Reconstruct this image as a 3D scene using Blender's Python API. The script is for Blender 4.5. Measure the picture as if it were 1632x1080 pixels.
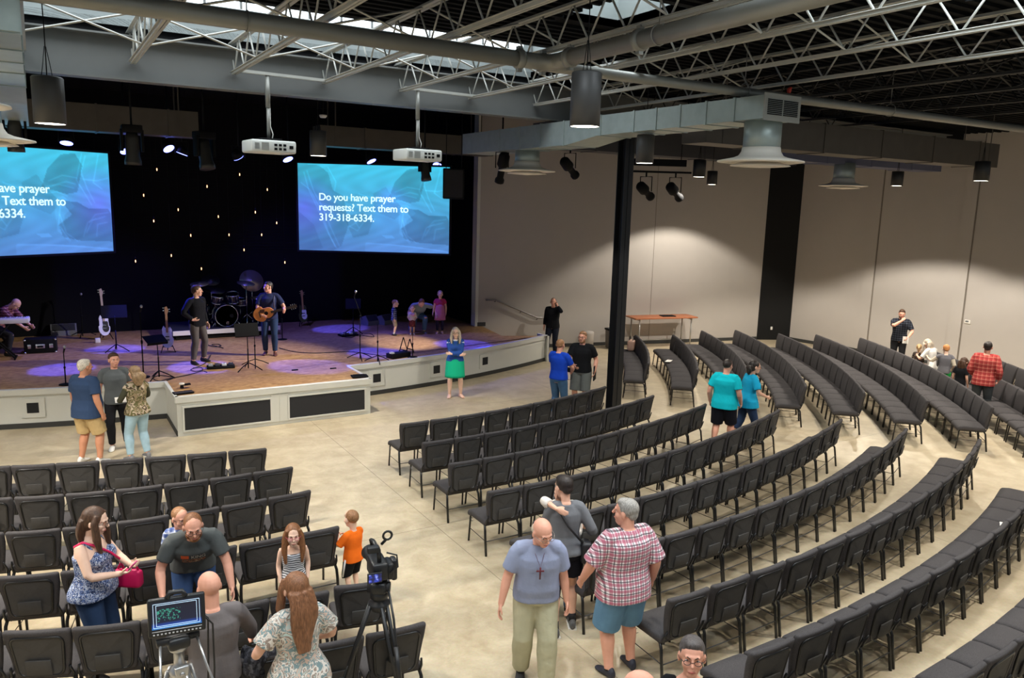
import bpy, math, random
from math import sin, cos, pi, radians, sqrt, atan2, degrees
from mathutils import Vector, Matrix, Quaternion
from mathutils.bvhtree import BVHTree

for o in list(bpy.data.objects):
    bpy.data.objects.remove(o)
SC = bpy.context.scene
COL = SC.collection
random.seed(7)

# ------------------------------------------------------------------ camera
CAMH = 4.5
F_PX = 1239.6
YAW, PITCH, ROLL = radians(31.335), radians(9.891), radians(1.582)
_F = Vector((sin(YAW) * cos(PITCH), cos(YAW) * cos(PITCH), -sin(PITCH)))
_R0 = Vector((cos(YAW), -sin(YAW), 0))
_U0 = _R0.cross(_F)
_R = _R0 * cos(ROLL) + _U0 * sin(ROLL)
_U = _U0 * cos(ROLL) - _R0 * sin(ROLL)
cd = bpy.data.cameras.new('camera')
cam = bpy.data.objects.new('camera', cd)
COL.objects.link(cam)
cd.sensor_fit = 'HORIZONTAL'
cd.sensor_width = 36.0
cd.lens = 36.0 * F_PX / 1632.0
cd.clip_start = 0.05
cd.clip_end = 200
m3 = Matrix((_R, _U, -_F)).transposed()
cam.matrix_world = Matrix.Translation((0, 0, CAMH)) @ m3.to_4x4()
SC.camera = cam

SC.view_settings.view_transform = 'Standard'
SC.view_settings.look = 'None'
SC.view_settings.gamma = 1.0
SC.view_settings.use_curve_mapping = False
SC.view_settings.exposure = 0.62
SC.cycles.use_denoising = True
SC.cycles.max_bounces = 6
SC.cycles.diffuse_bounces = 3
SC.cycles.glossy_bounces = 2
SC.cycles.caustics_reflective = False
SC.cycles.caustics_refractive = False
SC.cycles.sample_clamp_indirect = 4.0

def gp(x, y, z=0.0):
    """world point on the level plane z along the sight line of image point (x, y)"""
    d = _F + _R * ((x - 816) / F_PX) - _U * ((y - 540) / F_PX)
    t = (z - CAMH) / d.z
    return Vector((0, 0, CAMH)) + d * t

def on_y(x, y, Y):
    d = _F + _R * ((x - 816) / F_PX) - _U * ((y - 540) / F_PX)
    return Vector((0, 0, CAMH)) + d * (Y / d.y)

# ------------------------------------------------------------------ world and lights
w = bpy.data.worlds.new('world')
SC.world = w
w.use_nodes = True
w.node_tree.nodes['Background'].inputs[0].default_value = (0.80, 0.90, 1.0, 1)
w.node_tree.nodes['Background'].inputs[1].default_value = 0.27

def light(name, kind, loc, energy, color=(1, 1, 1), target=None, **kw):
    ld = bpy.data.lights.new(name, kind)
    ld.energy = energy
    ld.color = color
    for k, v in kw.items():
        setattr(ld, k, v)
    o = bpy.data.objects.new(name, ld)
    COL.objects.link(o)
    o.location = loc
    if target is not None:
        o.rotation_euler = (Vector(target) - Vector(loc)).to_track_quat('-Z', 'Y').to_euler()
    return o

WARM = (1.0, 0.93, 0.82)
PEND_W = 330.0
# daylight falling through the roof lights (x0, x1, y0, y1) at the glazing
SKY = [(-4.2, 8.2, 10.5, 13.05), (5.85, 6.85, 7.4, 8.75), (5.2, 8.9, 2.8, 5.2), (-1.0, 3.6, 3.0, 5.4)]
WELL = [1.35, 1.2, .9, .9]
SKY_GAIN = [180, 26, 260, 260]
for i, (x0, x1, y0, y1) in enumerate(SKY):
    light('skylight_daylight', 'AREA', ((x0 + x1) / 2, (y0 + y1) / 2, 6.82 + WELL[i]), SKY_GAIN[i], (0.86, 0.94, 1.0),
          ((x0 + x1) / 2, (y0 + y1) / 2, 0), shape='RECTANGLE', size=(x1 - x0) * .95, size_y=(y1 - y0) * .9)

# ------------------------------------------------------------------ materials
def lin(c):
    c = c / 255.0
    return c / 12.92 if c <= 0.04045 else ((c + 0.055) / 1.055) ** 2.4

def rgb(r, g, b):
    return (lin(r), lin(g), lin(b), 1.0)

_M = {}
def mat(name, col=(128, 128, 128), rough=0.6, metal=0.0, emit=0.0, emit_col=None, noise=0.0, nscale=30.0, bump=0.0, spec=0.5, coat=0.0):
    if name in _M:
        return _M[name]
    m = bpy.data.materials.new(name)
    m.use_nodes = True
    nt = m.node_tree
    b = nt.nodes['Principled BSDF']
    c = rgb(*col)
    b.inputs['Base Color'].default_value = c
    b.inputs['Roughness'].default_value = rough
    b.inputs['Metallic'].default_value = metal
    b.inputs['Specular IOR Level'].default_value = spec
    if coat:
        b.inputs['Coat Weight'].default_value = coat
    if emit:
        b.inputs['Emission Color'].default_value = rgb(*(emit_col or col))
        b.inputs['Emission Strength'].default_value = emit
    if noise or bump:
        tc = nt.nodes.new('ShaderNodeTexCoord')
        n = nt.nodes.new('ShaderNodeTexNoise')
        n.inputs['Scale'].default_value = nscale
        n.inputs['Detail'].default_value = 4
        nt.links.new(tc.outputs['Object'], n.inputs['Vector'])
        if noise:
            mx = nt.nodes.new('ShaderNodeMix')
            mx.data_type = 'RGBA'
            mx.inputs[6].default_value = tuple(v * (1 - noise) for v in c[:3]) + (1,)
            mx.inputs[7].default_value = tuple(min(1, v * (1 + noise)) for v in c[:3]) + (1,)
            nt.links.new(n.outputs['Fac'], mx.inputs[0])
            nt.links.new(mx.outputs[2], b.inputs['Base Color'])
        if bump:
            bp = nt.nodes.new('ShaderNodeBump')
            bp.inputs['Strength'].default_value = bump
            bp.inputs['Distance'].default_value = 0.01
            nt.links.new(n.outputs['Fac'], bp.inputs['Height'])
            nt.links.new(bp.outputs['Normal'], b.inputs['Normal'])
    _M[name] = m
    return m

def node_mat(name, build, rough=0.7, spec=0.4):
    """build(nt, bsdf, coord_output) wires a procedural base colour"""
    if name in _M:
        return _M[name]
    m = bpy.data.materials.new(name)
    m.use_nodes = True
    nt = m.node_tree
    b = nt.nodes['Principled BSDF']
    b.inputs['Roughness'].default_value = rough
    b.inputs['Specular IOR Level'].default_value = spec
    tc = nt.nodes.new('ShaderNodeTexCoord')
    build(nt, b, tc.outputs['Object'])
    _M[name] = m
    return m

def N(nt, kind, **inp):
    n = nt.nodes.new(kind)
    for k, v in inp.items():
        n.inputs[k.replace('_', ' ')].default_value = v
    return n

def mixc(nt, fac, a, b, mode='MIX'):
    mx = nt.nodes.new('ShaderNodeMix')
    mx.data_type = 'RGBA'
    mx.blend_type = mode
    for sock, v in ((0, fac), (6, a), (7, b)):
        if isinstance(v, (int, float, tuple)):
            mx.inputs[sock].default_value = v
        else:
            nt.links.new(v, mx.inputs[sock])
    return mx.outputs[2]

def ramp(nt, fac, stops, interp='LINEAR'):
    r = nt.nodes.new('ShaderNodeValToRGB')
    r.color_ramp.interpolation = interp
    el = r.color_ramp.elements
    while len(el) < len(stops):
        el.new(0.5)
    for e, (p, c) in zip(el, stops):
        e.position = p
        e.color = c
    nt.links.new(fac, r.inputs[0])
    return r.outputs[0]

def math_node(nt, op, a, b=None):
    n = nt.nodes.new('ShaderNodeMath')
    n.operation = op
    for i, v in enumerate((a, b)):
        if v is None:
            continue
        if isinstance(v, (int, float)):
            n.inputs[i].default_value = v
        else:
            nt.links.new(v, n.inputs[i])
    return n.outputs[0]

def plaid(name, base, c1, c2, sc=14.0, w1=0.3, w2=0.12, axes=(0, 2), rough=0.9):
    """woven check cloth: two widths of bands each way"""
    def build(nt, b, co):
        sx = nt.nodes.new('ShaderNodeSeparateXYZ')
        nt.links.new(co, sx.inputs[0])
        cur = rgb(*base)
        out = None
        for ax in axes:
            v = math_node(nt, 'FRACT', math_node(nt, 'MULTIPLY', sx.outputs[ax], sc))
            band = math_node(nt, 'LESS_THAN', v, w1)
            out = mixc(nt, math_node(nt, 'MULTIPLY', band, 0.62), out if out is not None else cur, rgb(*c1))
            v2 = math_node(nt, 'FRACT', math_node(nt, 'ADD', math_node(nt, 'MULTIPLY', sx.outputs[ax], sc), 0.45))
            out = mixc(nt, math_node(nt, 'MULTIPLY', math_node(nt, 'LESS_THAN', v2, w2), 0.75), out, rgb(*c2))
        nt.links.new(out, b.inputs['Base Color'])
    return node_mat(name, build, rough, 0.2)

def blotch(name, cols, scale=25.0, rough=0.9, detail=2.0, dist=0.6, interp='CONSTANT'):
    """printed cloth of irregular patches (camouflage, floral, marbled)"""
    def build(nt, b, co):
        n = N(nt, 'ShaderNodeTexNoise', Scale=scale, Detail=detail, Distortion=dist)
        nt.links.new(co, n.inputs['Vector'])
        k = len(cols)
        st = [(0.28 + 0.44 * i / k if i else 0.0, rgb(*c)) for i, c in enumerate(cols)]
        nt.links.new(ramp(nt, n.outputs['Fac'], st, interp), b.inputs['Base Color'])
    return node_mat(name, build, rough, 0.2)

# ------------------------------------------------------------------ mesh builder
class MB:
    def __init__(self):
        self.v = []; self.f = []; self.mi = []; self.sm = []
        self.cur = 0
    def add(self, vs, fs, smooth=False, M=None):
        o = len(self.v)
        for p in vs:
            p = Vector(p)
            self.v.append(tuple(M @ p) if M is not None else tuple(p))
        for f in fs:
            self.f.append([i + o for i in f]); self.mi.append(self.cur); self.sm.append(smooth)
        return self
    def box(self, c, s, M=None, rz=0.0):
        hx, hy, hz = s[0] / 2, s[1] / 2, s[2] / 2
        vs = [Vector((x, y, z)) for x in (-hx, hx) for y in (-hy, hy) for z in (-hz, hz)]
        R = Matrix.Rotation(rz, 3, 'Z')
        vs = [R @ p + Vector(c) for p in vs]
        return self.add(vs, [(0, 1, 3, 2), (4, 6, 7, 5), (0, 4, 5, 1), (2, 3, 7, 6), (0, 2, 6, 4), (1, 5, 7, 3)], False, M)
    def rbox(self, c, s, r=0.01, seg=2, M=None, rz=0.0, taper=None, warp=None, mid=1):
        """box with rounded edges; taper(z01) scales x; warp moves points"""
        h = [k / 2 for k in s]
        r = min([r] + h)
        def ax(hh):
            a = [-hh + r * (1 - cos(pi / 2 * i / seg)) for i in range(seg + 1)]
            b = [-q for q in a[::-1]]
            n = max(1, mid)
            md = [a[-1] + (b[0] - a[-1]) * i / n for i in range(1, n)]
            o = a + md + b
            res = [o[0]]
            for q in o[1:]:
                if q - res[-1] > 1e-6: res.append(q)
            return res
        X, Y, Z = ax(h[0]), ax(h[1]), ax(h[2])
        idx = {}; vs = []; fs = []
        def vid(x, y, z):
            k = (round(x, 6), round(y, 6), round(z, 6))
            if k not in idx:
                p = Vector((x, y, z))
                q = Vector([max(-hh + r, min(hh - r, t)) for t, hh in zip(p, h)])
                d = p - q
                if d.length > 1e-9: p = q + d.normalized() * r
                if taper: p.x *= taper((p.z + h[2]) / s[2])
                if warp: p = warp(p)
                idx[k] = len(vs); vs.append(p)
            return idx[k]
        for A, B, fix in ((X, Y, 2), (Y, Z, 0), (Z, X, 1)):
            C = (X, Y, Z)[fix]
            for e in (0, -1):
                for i in range(len(A) - 1):
                    for j in range(len(B) - 1):
                        q = [(A[i], B[j]), (A[i + 1], B[j]), (A[i + 1], B[j + 1]), (A[i], B[j + 1])]
                        if e == 0: q = q[::-1]
                        ids = []
                        for a, b in q:
                            t = [0, 0, 0]; t[fix] = C[e]; t[(fix + 1) % 3] = a; t[(fix + 2) % 3] = b
                            ids.append(vid(*t))
                        fs.append(ids)
        R = Matrix.Rotation(rz, 3, 'Z')
        vs = [R @ p + Vector(c) for p in vs]
        return self.add(vs, fs, True, M)
    def tube(self, pts, r, n=8, caps=True, M=None, ell=None, closed=False, round_caps=False, smooth=True):
        """swept tube; r a number or a list; ell = (ax_x, fx, fy) squashes the ring"""
        pts = [Vector(p) for p in pts]
        rs = [r] * len(pts) if isinstance(r, (int, float)) else list(r)
        if round_caps:
            a, b = pts[0], pts[-1]
            da = (pts[0] - pts[1]).normalized(); db = (pts[-1] - pts[-2]).normalized()
            ra, rb = rs[0], rs[-1]
            pts = [a + da * ra * k for k in (.96, .72, .38)] + pts + [b + db * rb * k for k in (.38, .72, .96)]
            rs = [ra * k for k in (.28, .69, .92)] + rs + [rb * k for k in (.92, .69, .28)]
        m = len(pts)
        vs = []; fs = []
        prev = None
        for i, p in enumerate(pts):
            if closed: t = pts[(i + 1) % m] - pts[i - 1]
            else: t = pts[min(i + 1, m - 1)] - pts[max(i - 1, 0)]
            if t.length < 1e-9: t = Vector((0, 0, 1))
            t.normalize()
            if prev is None:
                ref = Vector((0, 0, 1)) if abs(t.z) < 0.9 else Vector((0, 1, 0))
                u = t.cross(ref).normalized()
            else:
                u = (prev - t * prev.dot(t))
                u = u.normalized() if u.length > 1e-6 else t.orthogonal().normalized()
            prev = u
            v = t.cross(u)
            for k in range(n):
                a = 2 * pi * k / n
                vs.append(p + (u * cos(a) + v * sin(a)) * rs[i])
        for i in range(m if closed else m - 1):
            j = (i + 1) % m
            for k in range(n):
                l = (k + 1) % n
                fs.append((i * n + k, i * n + l, j * n + l, j * n + k))
        if caps and not closed:
            fs.append(tuple(range(n))[::-1]); fs.append(tuple((m - 1) * n + k for k in range(n)))
        return self.add(vs, fs, smooth, M)
    def rings(self, rings, caps=True, smooth=True, M=None, closed=False):
        """loft through rings of equal length"""
        n = len(rings[0]); vs = [p for r in rings for p in r]; fs = []
        m = len(rings)
        for i in range(m if closed else m - 1):
            j = (i + 1) % m
            for k in range(n):
                l = (k + 1) % n
                fs.append((i * n + k, i * n + l, j * n + l, j * n + k))
        if caps and not closed:
            fs.append(tuple(range(n))[::-1]); fs.append(tuple((m - 1) * n + k for k in range(n)))
        return self.add(vs, fs, smooth, M)
    def lathe(self, prof, c=(0, 0, 0), n=24, M=None, smooth=True, caps=True):
        R = []
        for (r, z) in prof:
            R.append([Vector((max(r, 1e-4) * cos(2 * pi * k / n), max(r, 1e-4) * sin(2 * pi * k / n), z)) + Vector(c) for k in range(n)])
        return self.rings(R, caps, smooth, M)
    def ell(self, c, r, M=None, nu=14, nv=10, R=None):
        rr = []
        for i in range(nv + 1):
            t = -pi / 2 + pi * i / nv
            t = max(-pi / 2 + .05, min(pi / 2 - .05, t))
            row = []
            for k in range(nu):
                a = 2 * pi * k / nu
                p = Vector((r[0] * cos(t) * cos(a), r[1] * cos(t) * sin(a), r[2] * sin(t)))
                if R is not None: p = R @ p
                row.append(p + Vector(c))
            rr.append(row)
        return self.rings(rr, True, True, M)
    def prism(self, poly, z0, z1, M=None, smooth=False):
        n = len(poly)
        vs = [Vector((x, y, z0)) for x, y in poly] + [Vector((x, y, z1)) for x, y in poly]
        fs = [tuple(range(n))[::-1], tuple(range(n, 2 * n))] + [(i, (i + 1) % n, n + (i + 1) % n, n + i) for i in range(n)]
        return self.add(vs, fs, smooth, M)
    def mesh(self, name, mats=None):
        me = bpy.data.meshes.new(name)
        me.from_pydata([tuple(p) for p in self.v], [], self.f)
        if mats is not None:
            for m in (mats if isinstance(mats, (list, tuple)) else [mats]): me.materials.append(m)
        me.polygons.foreach_set('material_index', self.mi)
        me.polygons.foreach_set('use_smooth', self.sm)
        me.update()
        return me
    def build(self, name, mats, parent=None, loc=None, rz=None):
        o = bpy.data.objects.new(name, self.mesh(name, mats))
        COL.objects.link(o)
        if parent is not None: o.parent = parent
        if loc is not None: o.location = loc
        if rz is not None: o.rotation_euler = (0, 0, rz)
        return o

def tag(o, label=None, cat=None, group=None, kind=None):
    for k, v in (('label', label), ('category', cat), ('group', group), ('kind', kind)):
        if v: o[k] = v
    return o

def thing(name, label, cat, loc=(0, 0, 0), rz=0.0, group=None):
    o = bpy.data.objects.new(name, None)
    COL.objects.link(o)
    o.location = loc; o.rotation_euler = (0, 0, rz); o.empty_display_size = 0.1
    return tag(o, label, cat, group)

KIDS = {}
def copy_tree(o, parent=None):
    c = o.copy(); COL.objects.link(c)
    if parent is not None: c.parent = parent
    for ch in list(o.children): copy_tree(ch, c)
    return c

def struct(name, mb, m, **k):
    return tag(mb.build(name, m, **k), kind='structure')

ORD = ['zeroth', 'first', 'second', 'third', 'fourth', 'fifth', 'sixth', 'seventh', 'eighth', 'ninth', 'tenth', 'eleventh', 'twelfth',
       'thirteenth', 'fourteenth', 'fifteenth', 'sixteenth', 'seventeenth']
# ================================================================== SETTING
def floor_build(nt, b, co):
    n1 = N(nt, 'ShaderNodeTexNoise', Scale=0.55, Detail=6.0, Roughness=0.65, Distortion=0.8)
    n2 = N(nt, 'ShaderNodeTexNoise', Scale=3.2, Detail=8.0, Roughness=0.7, Distortion=0.4)
    n3 = N(nt, 'ShaderNodeTexNoise', Scale=40.0, Detail=3.0)
    for n in (n1, n2, n3): nt.links.new(co, n.inputs['Vector'])
    c = ramp(nt, n1.outputs['Fac'], [(0.32, rgb(168, 151, 122)), (0.5, rgb(189, 173, 144)), (0.7, rgb(201, 187, 160))])
    c = mixc(nt, 0.5, c, ramp(nt, n2.outputs['Fac'], [(0.35, rgb(152, 135, 108)), (0.65, rgb(204, 191, 165))]))
    c = mixc(nt, 0.12, c, n3.outputs['Color'], 'OVERLAY')
    # sawn joints
    sx = nt.nodes.new('ShaderNodeSeparateXYZ'); nt.links.new(co, sx.inputs[0])
    ln = None
    for ax, off, per in ((0, 4.52, 6.1), (1, 14.95, 5.6)):
        v = math_node(nt, 'ABSOLUTE', math_node(nt, 'SUBTRACT', math_node(nt, 'FRACT', math_node(nt, 'ADD', math_node(nt, 'DIVIDE', math_node(nt, 'SUBTRACT', sx.outputs[ax], off), per), 0.5)), 0.5))
        l = math_node(nt, 'LESS_THAN', v, 0.006 / per)
        ln = l if ln is None else math_node(nt, 'MAXIMUM', ln, l)
    c = mixc(nt, math_node(nt, 'MULTIPLY', ln, 0.55), c, rgb(96, 84, 66))
    nt.links.new(c, b.inputs['Base Color'])
    rr = ramp(nt, n2.outputs['Fac'], [(0.3, (0.30,) * 3 + (1,)), (0.7, (0.46,) * 3 + (1,))])
    nt.links.new(rr, b.inputs['Roughness'])
m_floor = node_mat('polished_concrete', floor_build, 0.35, 0.45)
m_wall = mat('beige_wall_paint', (181, 174, 167), 0.85, noise=0.03, nscale=3, spec=0.2)
m_greige = mat('greige_stage_paint', (208, 208, 200), 0.7, noise=0.03, nscale=4, spec=0.25)
m_base = mat('charcoal_cove_base', (52, 52, 50), 0.6)
m_black = mat('black_paint', (14, 14, 16), 0.75, spec=0.2)
m_blackwall = mat('black_stage_wall', (11, 11, 15), 0.8, noise=0.2, nscale=5, spec=0.15)
m_deck = mat('dark_roof_deck', (13, 14, 15), 0.85, spec=0.15)
m_grey = mat('grey_painted_steel', (104, 105, 103), 0.5, noise=0.06, nscale=4, spec=0.3)
m_steel = mat('joist_steel', (172, 172, 166), 0.5, noise=0.1, nscale=8, metal=0.2)
m_well = mat('pale_light_well', (140, 147, 146), 0.8)
m_sky = mat('sky_glazing', (235, 244, 250), 0.4, emit=1.3, emit_col=(236, 245, 252))
m_galv = mat('galvanised_sheet', (168, 180, 176), 0.42, metal=0.5, noise=0.18, nscale=6)
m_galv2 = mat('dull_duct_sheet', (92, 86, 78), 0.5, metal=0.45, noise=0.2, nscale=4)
m_pipe = mat('grey_pipe', (138, 138, 132), 0.42, metal=0.35, noise=0.08, nscale=5)
m_white = mat('white_enamel', (226, 222, 214), 0.45)

mb = MB(); mb.box((12, 10, -0.05), (44, 34, 0.1)); struct('floor', mb, m_floor)

# beige hall walls
WA, WB, WC, WD, WE = (11.35, 20.75), (21.45, 18.65), (22.5, 18.1), (23.2, 12.4), (24.4, 2.6)
def wall_prism(a, b, z0, z1, t=0.18):
    a, b = Vector(a), Vector(b)
    d = (b - a).normalized(); n = Vector((d.y, -d.x)) * -1
    return [a, b, b + n * t, a + n * t], z0, z1
for nm, a, b, mm in (('wall_far', WA, WB, m_wall), ('wall_right', WC, WE, m_wall)):
    mb = MB(); p, z0, z1 = wall_prism(a, b, 0, 7.2); mb.prism([tuple(q) for q in p], z0, z1); struct(nm, mb, mm)
mb = MB(); p, z0, z1 = wall_prism(WB, WC, 0, 7.2); mb.prism([tuple(q) for q in p], z0, z1); struct('wall_corner', mb, mat('black_corner_panel', (24, 24, 24), 0.7, spec=0.2))
for nm, a, b in (('baseboard_far', (12.9, 20.43), WB), ('baseboard_right', WC, WE), ('baseboard_stage_end', (11.36, 20.74), (11.62, 20.69))):
    mb = MB(); p, z0, z1 = wall_prism(a, b, 0, 0.11, -0.015)
    if nm == 'baseboard_stage_end': z0, z1 = 0.75, 0.87
    mb.prism([tuple(q) for q in p], z0, z1); struct(nm, mb, m_base)
# a joint, shallow pilaster strips and their edge shadows as dark strips
def wall_strip(name, a, b, t0, width, depth, m, z0=0.11, z1=6.6):
    a, b = Vector(a), Vector(b); d = (b - a).normalized(); n = Vector((d.y, -d.x))
    q = a + d * t0
    mb = MB(); mb.prism([tuple(q), tuple(q + d * width), tuple(q + d * width + n * depth), tuple(q + n * depth)][::-1], z0, z1)
    return struct(name, mb, m)
m_seam_shade = mat('wall_joint_and_shadow', (120, 112, 100), 0.8)
wall_strip('trim_1', WA, WB, 6.0, 0.015, 0.004, m_seam_shade)
for i, t0 in enumerate((2.44, 5.22)):
    wall_strip('trim_%d' % (2 + 2 * i), WC, WE, t0, 0.36, 0.035, m_wall)
    wall_strip('trim_%d' % (3 + 2 * i), WC, WE, t0 + 0.362, 0.03, 0.012, m_seam_shade)  # shadow along the pilaster edge put in as a darker strip

# stage shell
mb = MB()
mb.box((3.9, 23.6, 3.6), (17.5, 0.2, 7.2)); struct('wall_stage_back', mb, m_blackwall)
mb = MB(); mb.box((11.55, 22.2, 3.6), (0.3, 2.9, 7.2)); struct('wall_stage_wing', mb, m_blackwall)
mb = MB(); mb.box((11.33, 20.86, 4.0), (0.1, 0.26, 6.5)); struct('wall_proscenium_edge', mb, m_greige)
mb = MB(); mb.box((-4.6, 19.4, 3.6), (0.2, 8.6, 7.2)); struct('wall_stage_left', mb, m_blackwall)
def osb(nt, b, co):
    mp = nt.nodes.new('ShaderNodeMapping'); mp.inputs['Scale'].default_value = (3.0, 9.0, 1.0); nt.links.new(co, mp.inputs[0])
    v = N(nt, 'ShaderNodeTexVoronoi', Scale=3.2); nt.links.new(mp.outputs[0], v.inputs['Vector'])
    n = N(nt, 'ShaderNodeTexNoise', Scale=2.2, Detail=6.0, Distortion=1.2); nt.links.new(mp.outputs[0], n.inputs['Vector'])
    bw = nt.nodes.new('ShaderNodeRGBToBW'); nt.links.new(v.outputs['Color'], bw.inputs[0])
    c = ramp(nt, bw.outputs[0], [(0.2, rgb(146, 104, 62)), (0.5, rgb(182, 138, 88)), (0.8, rgb(204, 164, 112))])
    c = mixc(nt, 0.45, c, ramp(nt, n.outputs['Fac'], [(0.35, rgb(128, 88, 50)), (0.65, rgb(206, 166, 112))]))
    nt.links.new(c, b.inputs['Base Color'])
m_osb = node_mat('strand_board', osb, 0.42, 0.4)
CX, CY, SR = 3.9, 36.6, 20.0
arc = []
for k in range(0, 41):
    x = -4.5 + (12.45 + 4.5) * k / 40
    arc.append((x, CY - sqrt(SR * SR - (x - CX) ** 2)))
deck = arc + [(12.45, 18.42), (11.19, 18.95), (11.5, 20.72), (11.4, 23.5), (-4.5, 23.5)]
mb = MB(); mb.prism(deck, 0.70, 0.75)
mb.prism([(2.02, 15.32), (5.79, 15.32), (5.79, 16.72), (2.02, 16.72)], 0.702, 0.752)
struct('floor_stage', mb, m_osb)
def arc_band(off0, off1, z0, z1, n=60, x0=-4.5, x1=12.45):
    mb = MB(); R = []
    for k in range(n + 1):
        x = x0 + (x1 - x0) * k / n
        a = math.asin((x - CX) / SR)
        ring = []
        for off, z in ((off0, z0), (off1, z0), (off1, z1), (off0, z1)):
            r = SR + off
            ring.append(Vector((CX + r * sin(a), CY - r * cos(a), z)))
        R.append(ring)
    mb.rings(R, True, False)
    return mb
struct('wall_stage_front', arc_band(-0.06, 0.0, 0.0, 0.70), m_greige)
struct('trim_stage_lip_left', arc_band(-0.07, 0.035, 0.655, 0.765, 40, -4.5, 2.0), m_greige)
struct('trim_stage_lip_right', arc_band(-0.07, 0.035, 0.655, 0.765, 50, 5.81, 12.45), m_greige)
mb = arc_band(0.0, 0.014, 0.0, 0.10, 40, -4.5, 2.0)
o2 = arc_band(0.0, 0.014, 0.0, 0.10, 60, 5.81, 12.45); mb.add(o2.v, o2.f)
mb.box((1.993, 16.05, 0.05), (0.014, 1.5, 0.1))
struct('baseboard_stage', mb, m_base)
mb = MB(); mb.box((12.42, 18.66, 0.375), (0.06, 0.56, 0.75)); struct('wall_stage_end', mb, m_greige)
# steps going down beside the wall, behind the stage end
mb = MB()
for i in range(4):
    mb.prism([(11.3 + i * .3, 18.98 - 0.02 * i), (12.5 + 0.0 + i * .3 if i == 3 else 11.62 + i * .3, 18.9), (11.75 + i * .3, 20.55), (11.45 + i * .3, 20.6)], 0.0, 0.56 - 0.18 * i if i < 3 else 0.02)
struct('floor_stair', mb, m_osb)
# apron
mb = MB()
mb.box((3.905, 16.0, 0.33), (3.81, 1.4, 0.66))
mb.box((3.905, 15.285, 0.335), (3.81, 0.03, 0.67))
struct('wall_apron', mb, m_greige)
mb = MB(); mb.box((3.905, 15.30, 0.71), (3.85, 0.12, 0.115)); mb.box((2.0, 16.0, 0.71), (0.06, 1.45, 0.115)); mb.box((5.81, 15.95, 0.71), (0.06, 1.4, 0.115))
struct('trim_apron_lip', mb, m_greige)
mb = MB(); mb.box((3.905, 15.262, 0.35), (0.34, 0.02, 0.56)); mb.box((3.905, 15.255, 0.35), (0.02, 0.02, 0.6)); struct('trim_apron_post', mb, m_greige)
m_grille = mat('black_speaker_cloth', (38, 38, 41), 0.9, bump=0.3, nscale=200)
for x0, x1, side in ((2.12, 3.72, 'nearer the mini keyboard'), (4.09, 5.68, 'nearer the black tray')):
    t = thing('apron_grille', 'long black rectangular panel in apron front, %s' % side, 'grille', ((x0 + x1) / 2, 15.26, 0.33), group='apron panels')
    MB().box((0, 0, 0), (x1 - x0, 0.02, 0.44)).build('cloth', m_grille, t)
    f = MB()
    for zz in (-.235, .235): f.box((0, -.006, zz), (x1 - x0 + .06, .025, .035))
    for xx in (-1, 1): f.box((xx * ((x1 - x0) / 2 + .014), -.006, 0), (.035, .025, .44))
    f.build('frame', m_greige, t)
# square vents along the curved front
m_vent = mat('black_vent', (22, 22, 24), 0.8)
vents = [('small square black vent set in stage front behind man in navy', -0.12), ('small square black vent beside apron corner', 6.62), ('small square black vent beside woman in green skirt', 8.32), ('small square black vent between woman in green and stage end', 9.2),
         ('small square black vent nearest the stage end', 10.25)]
for lab, x in ((vents[0][0], gp(53, 648, .38).x), (vents[1][0], gp(602, 603, .4).x), (vents[2][0], gp(697, 589, .4).x), (vents[3][0], gp(778, 577, .4).x), ):
    a = math.asin((x - CX) / SR)
    t = thing('stage_vent', lab, 'vent', (CX + SR * sin(a), CY - SR * cos(a), 0.40), a, 'square vents in stage front')
    f = MB(); f.box((0, -.012, 0), (.40, .024, .38)); f.build('frame', m_greige, t)
    MB().box((0, -.026, 0.0), (.2, .006, .2)).build('opening', m_vent, t)

# ------------------------------------------------------------------ roof
TOPZ = 6.86
holes = SKY
xs = sorted(set([-8.0, 26.0] + [h[0] for h in holes] + [h[1] for h in holes]))
ys = sorted(set([-4.0, 13.1] + [h[2] for h in holes] + [h[3] for h in holes]))
mb = MB()
for i in range(len(xs) - 1):
    for j in range(len(ys) - 1):
        cx, cy = (xs[i] + xs[i + 1]) / 2, (ys[j] + ys[j + 1]) / 2
        if any(h[0] < cx < h[1] and h[2] < cy < h[3] for h in holes): continue
        mb.box((cx, cy, TOPZ + .05), (xs[i + 1] - xs[i], ys[j + 1] - ys[j], 0.1))
struct('ceiling', mb, m_deck)
mb = MB()
n = 0
y = -1.0
while y < 13.0:
    for x0, x1 in ((-8, 26),):
        segs = [(x0, x1)]
        for h in holes:
            if h[2] - .12 < y < h[3] + .12:
                ns = []
                for a, b in segs:
                    if h[0] > a: ns.append((a, min(b, h[0])))
                    if h[1] < b: ns.append((max(a, h[1]), b))
                segs = [s for s in ns if s[1] - s[0] > .05]
        for a, b in segs: mb.box(((a + b) / 2, y, TOPZ - .02), (b - a, 0.07, 0.04))
    y += 0.2
struct('ceiling_corrugation', mb, m_deck)
mb = MB(); mb.box((9, 19.0, 7.15), (34, 12.0, 0.1)); struct('ceiling_stage', mb, m_black)
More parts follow.
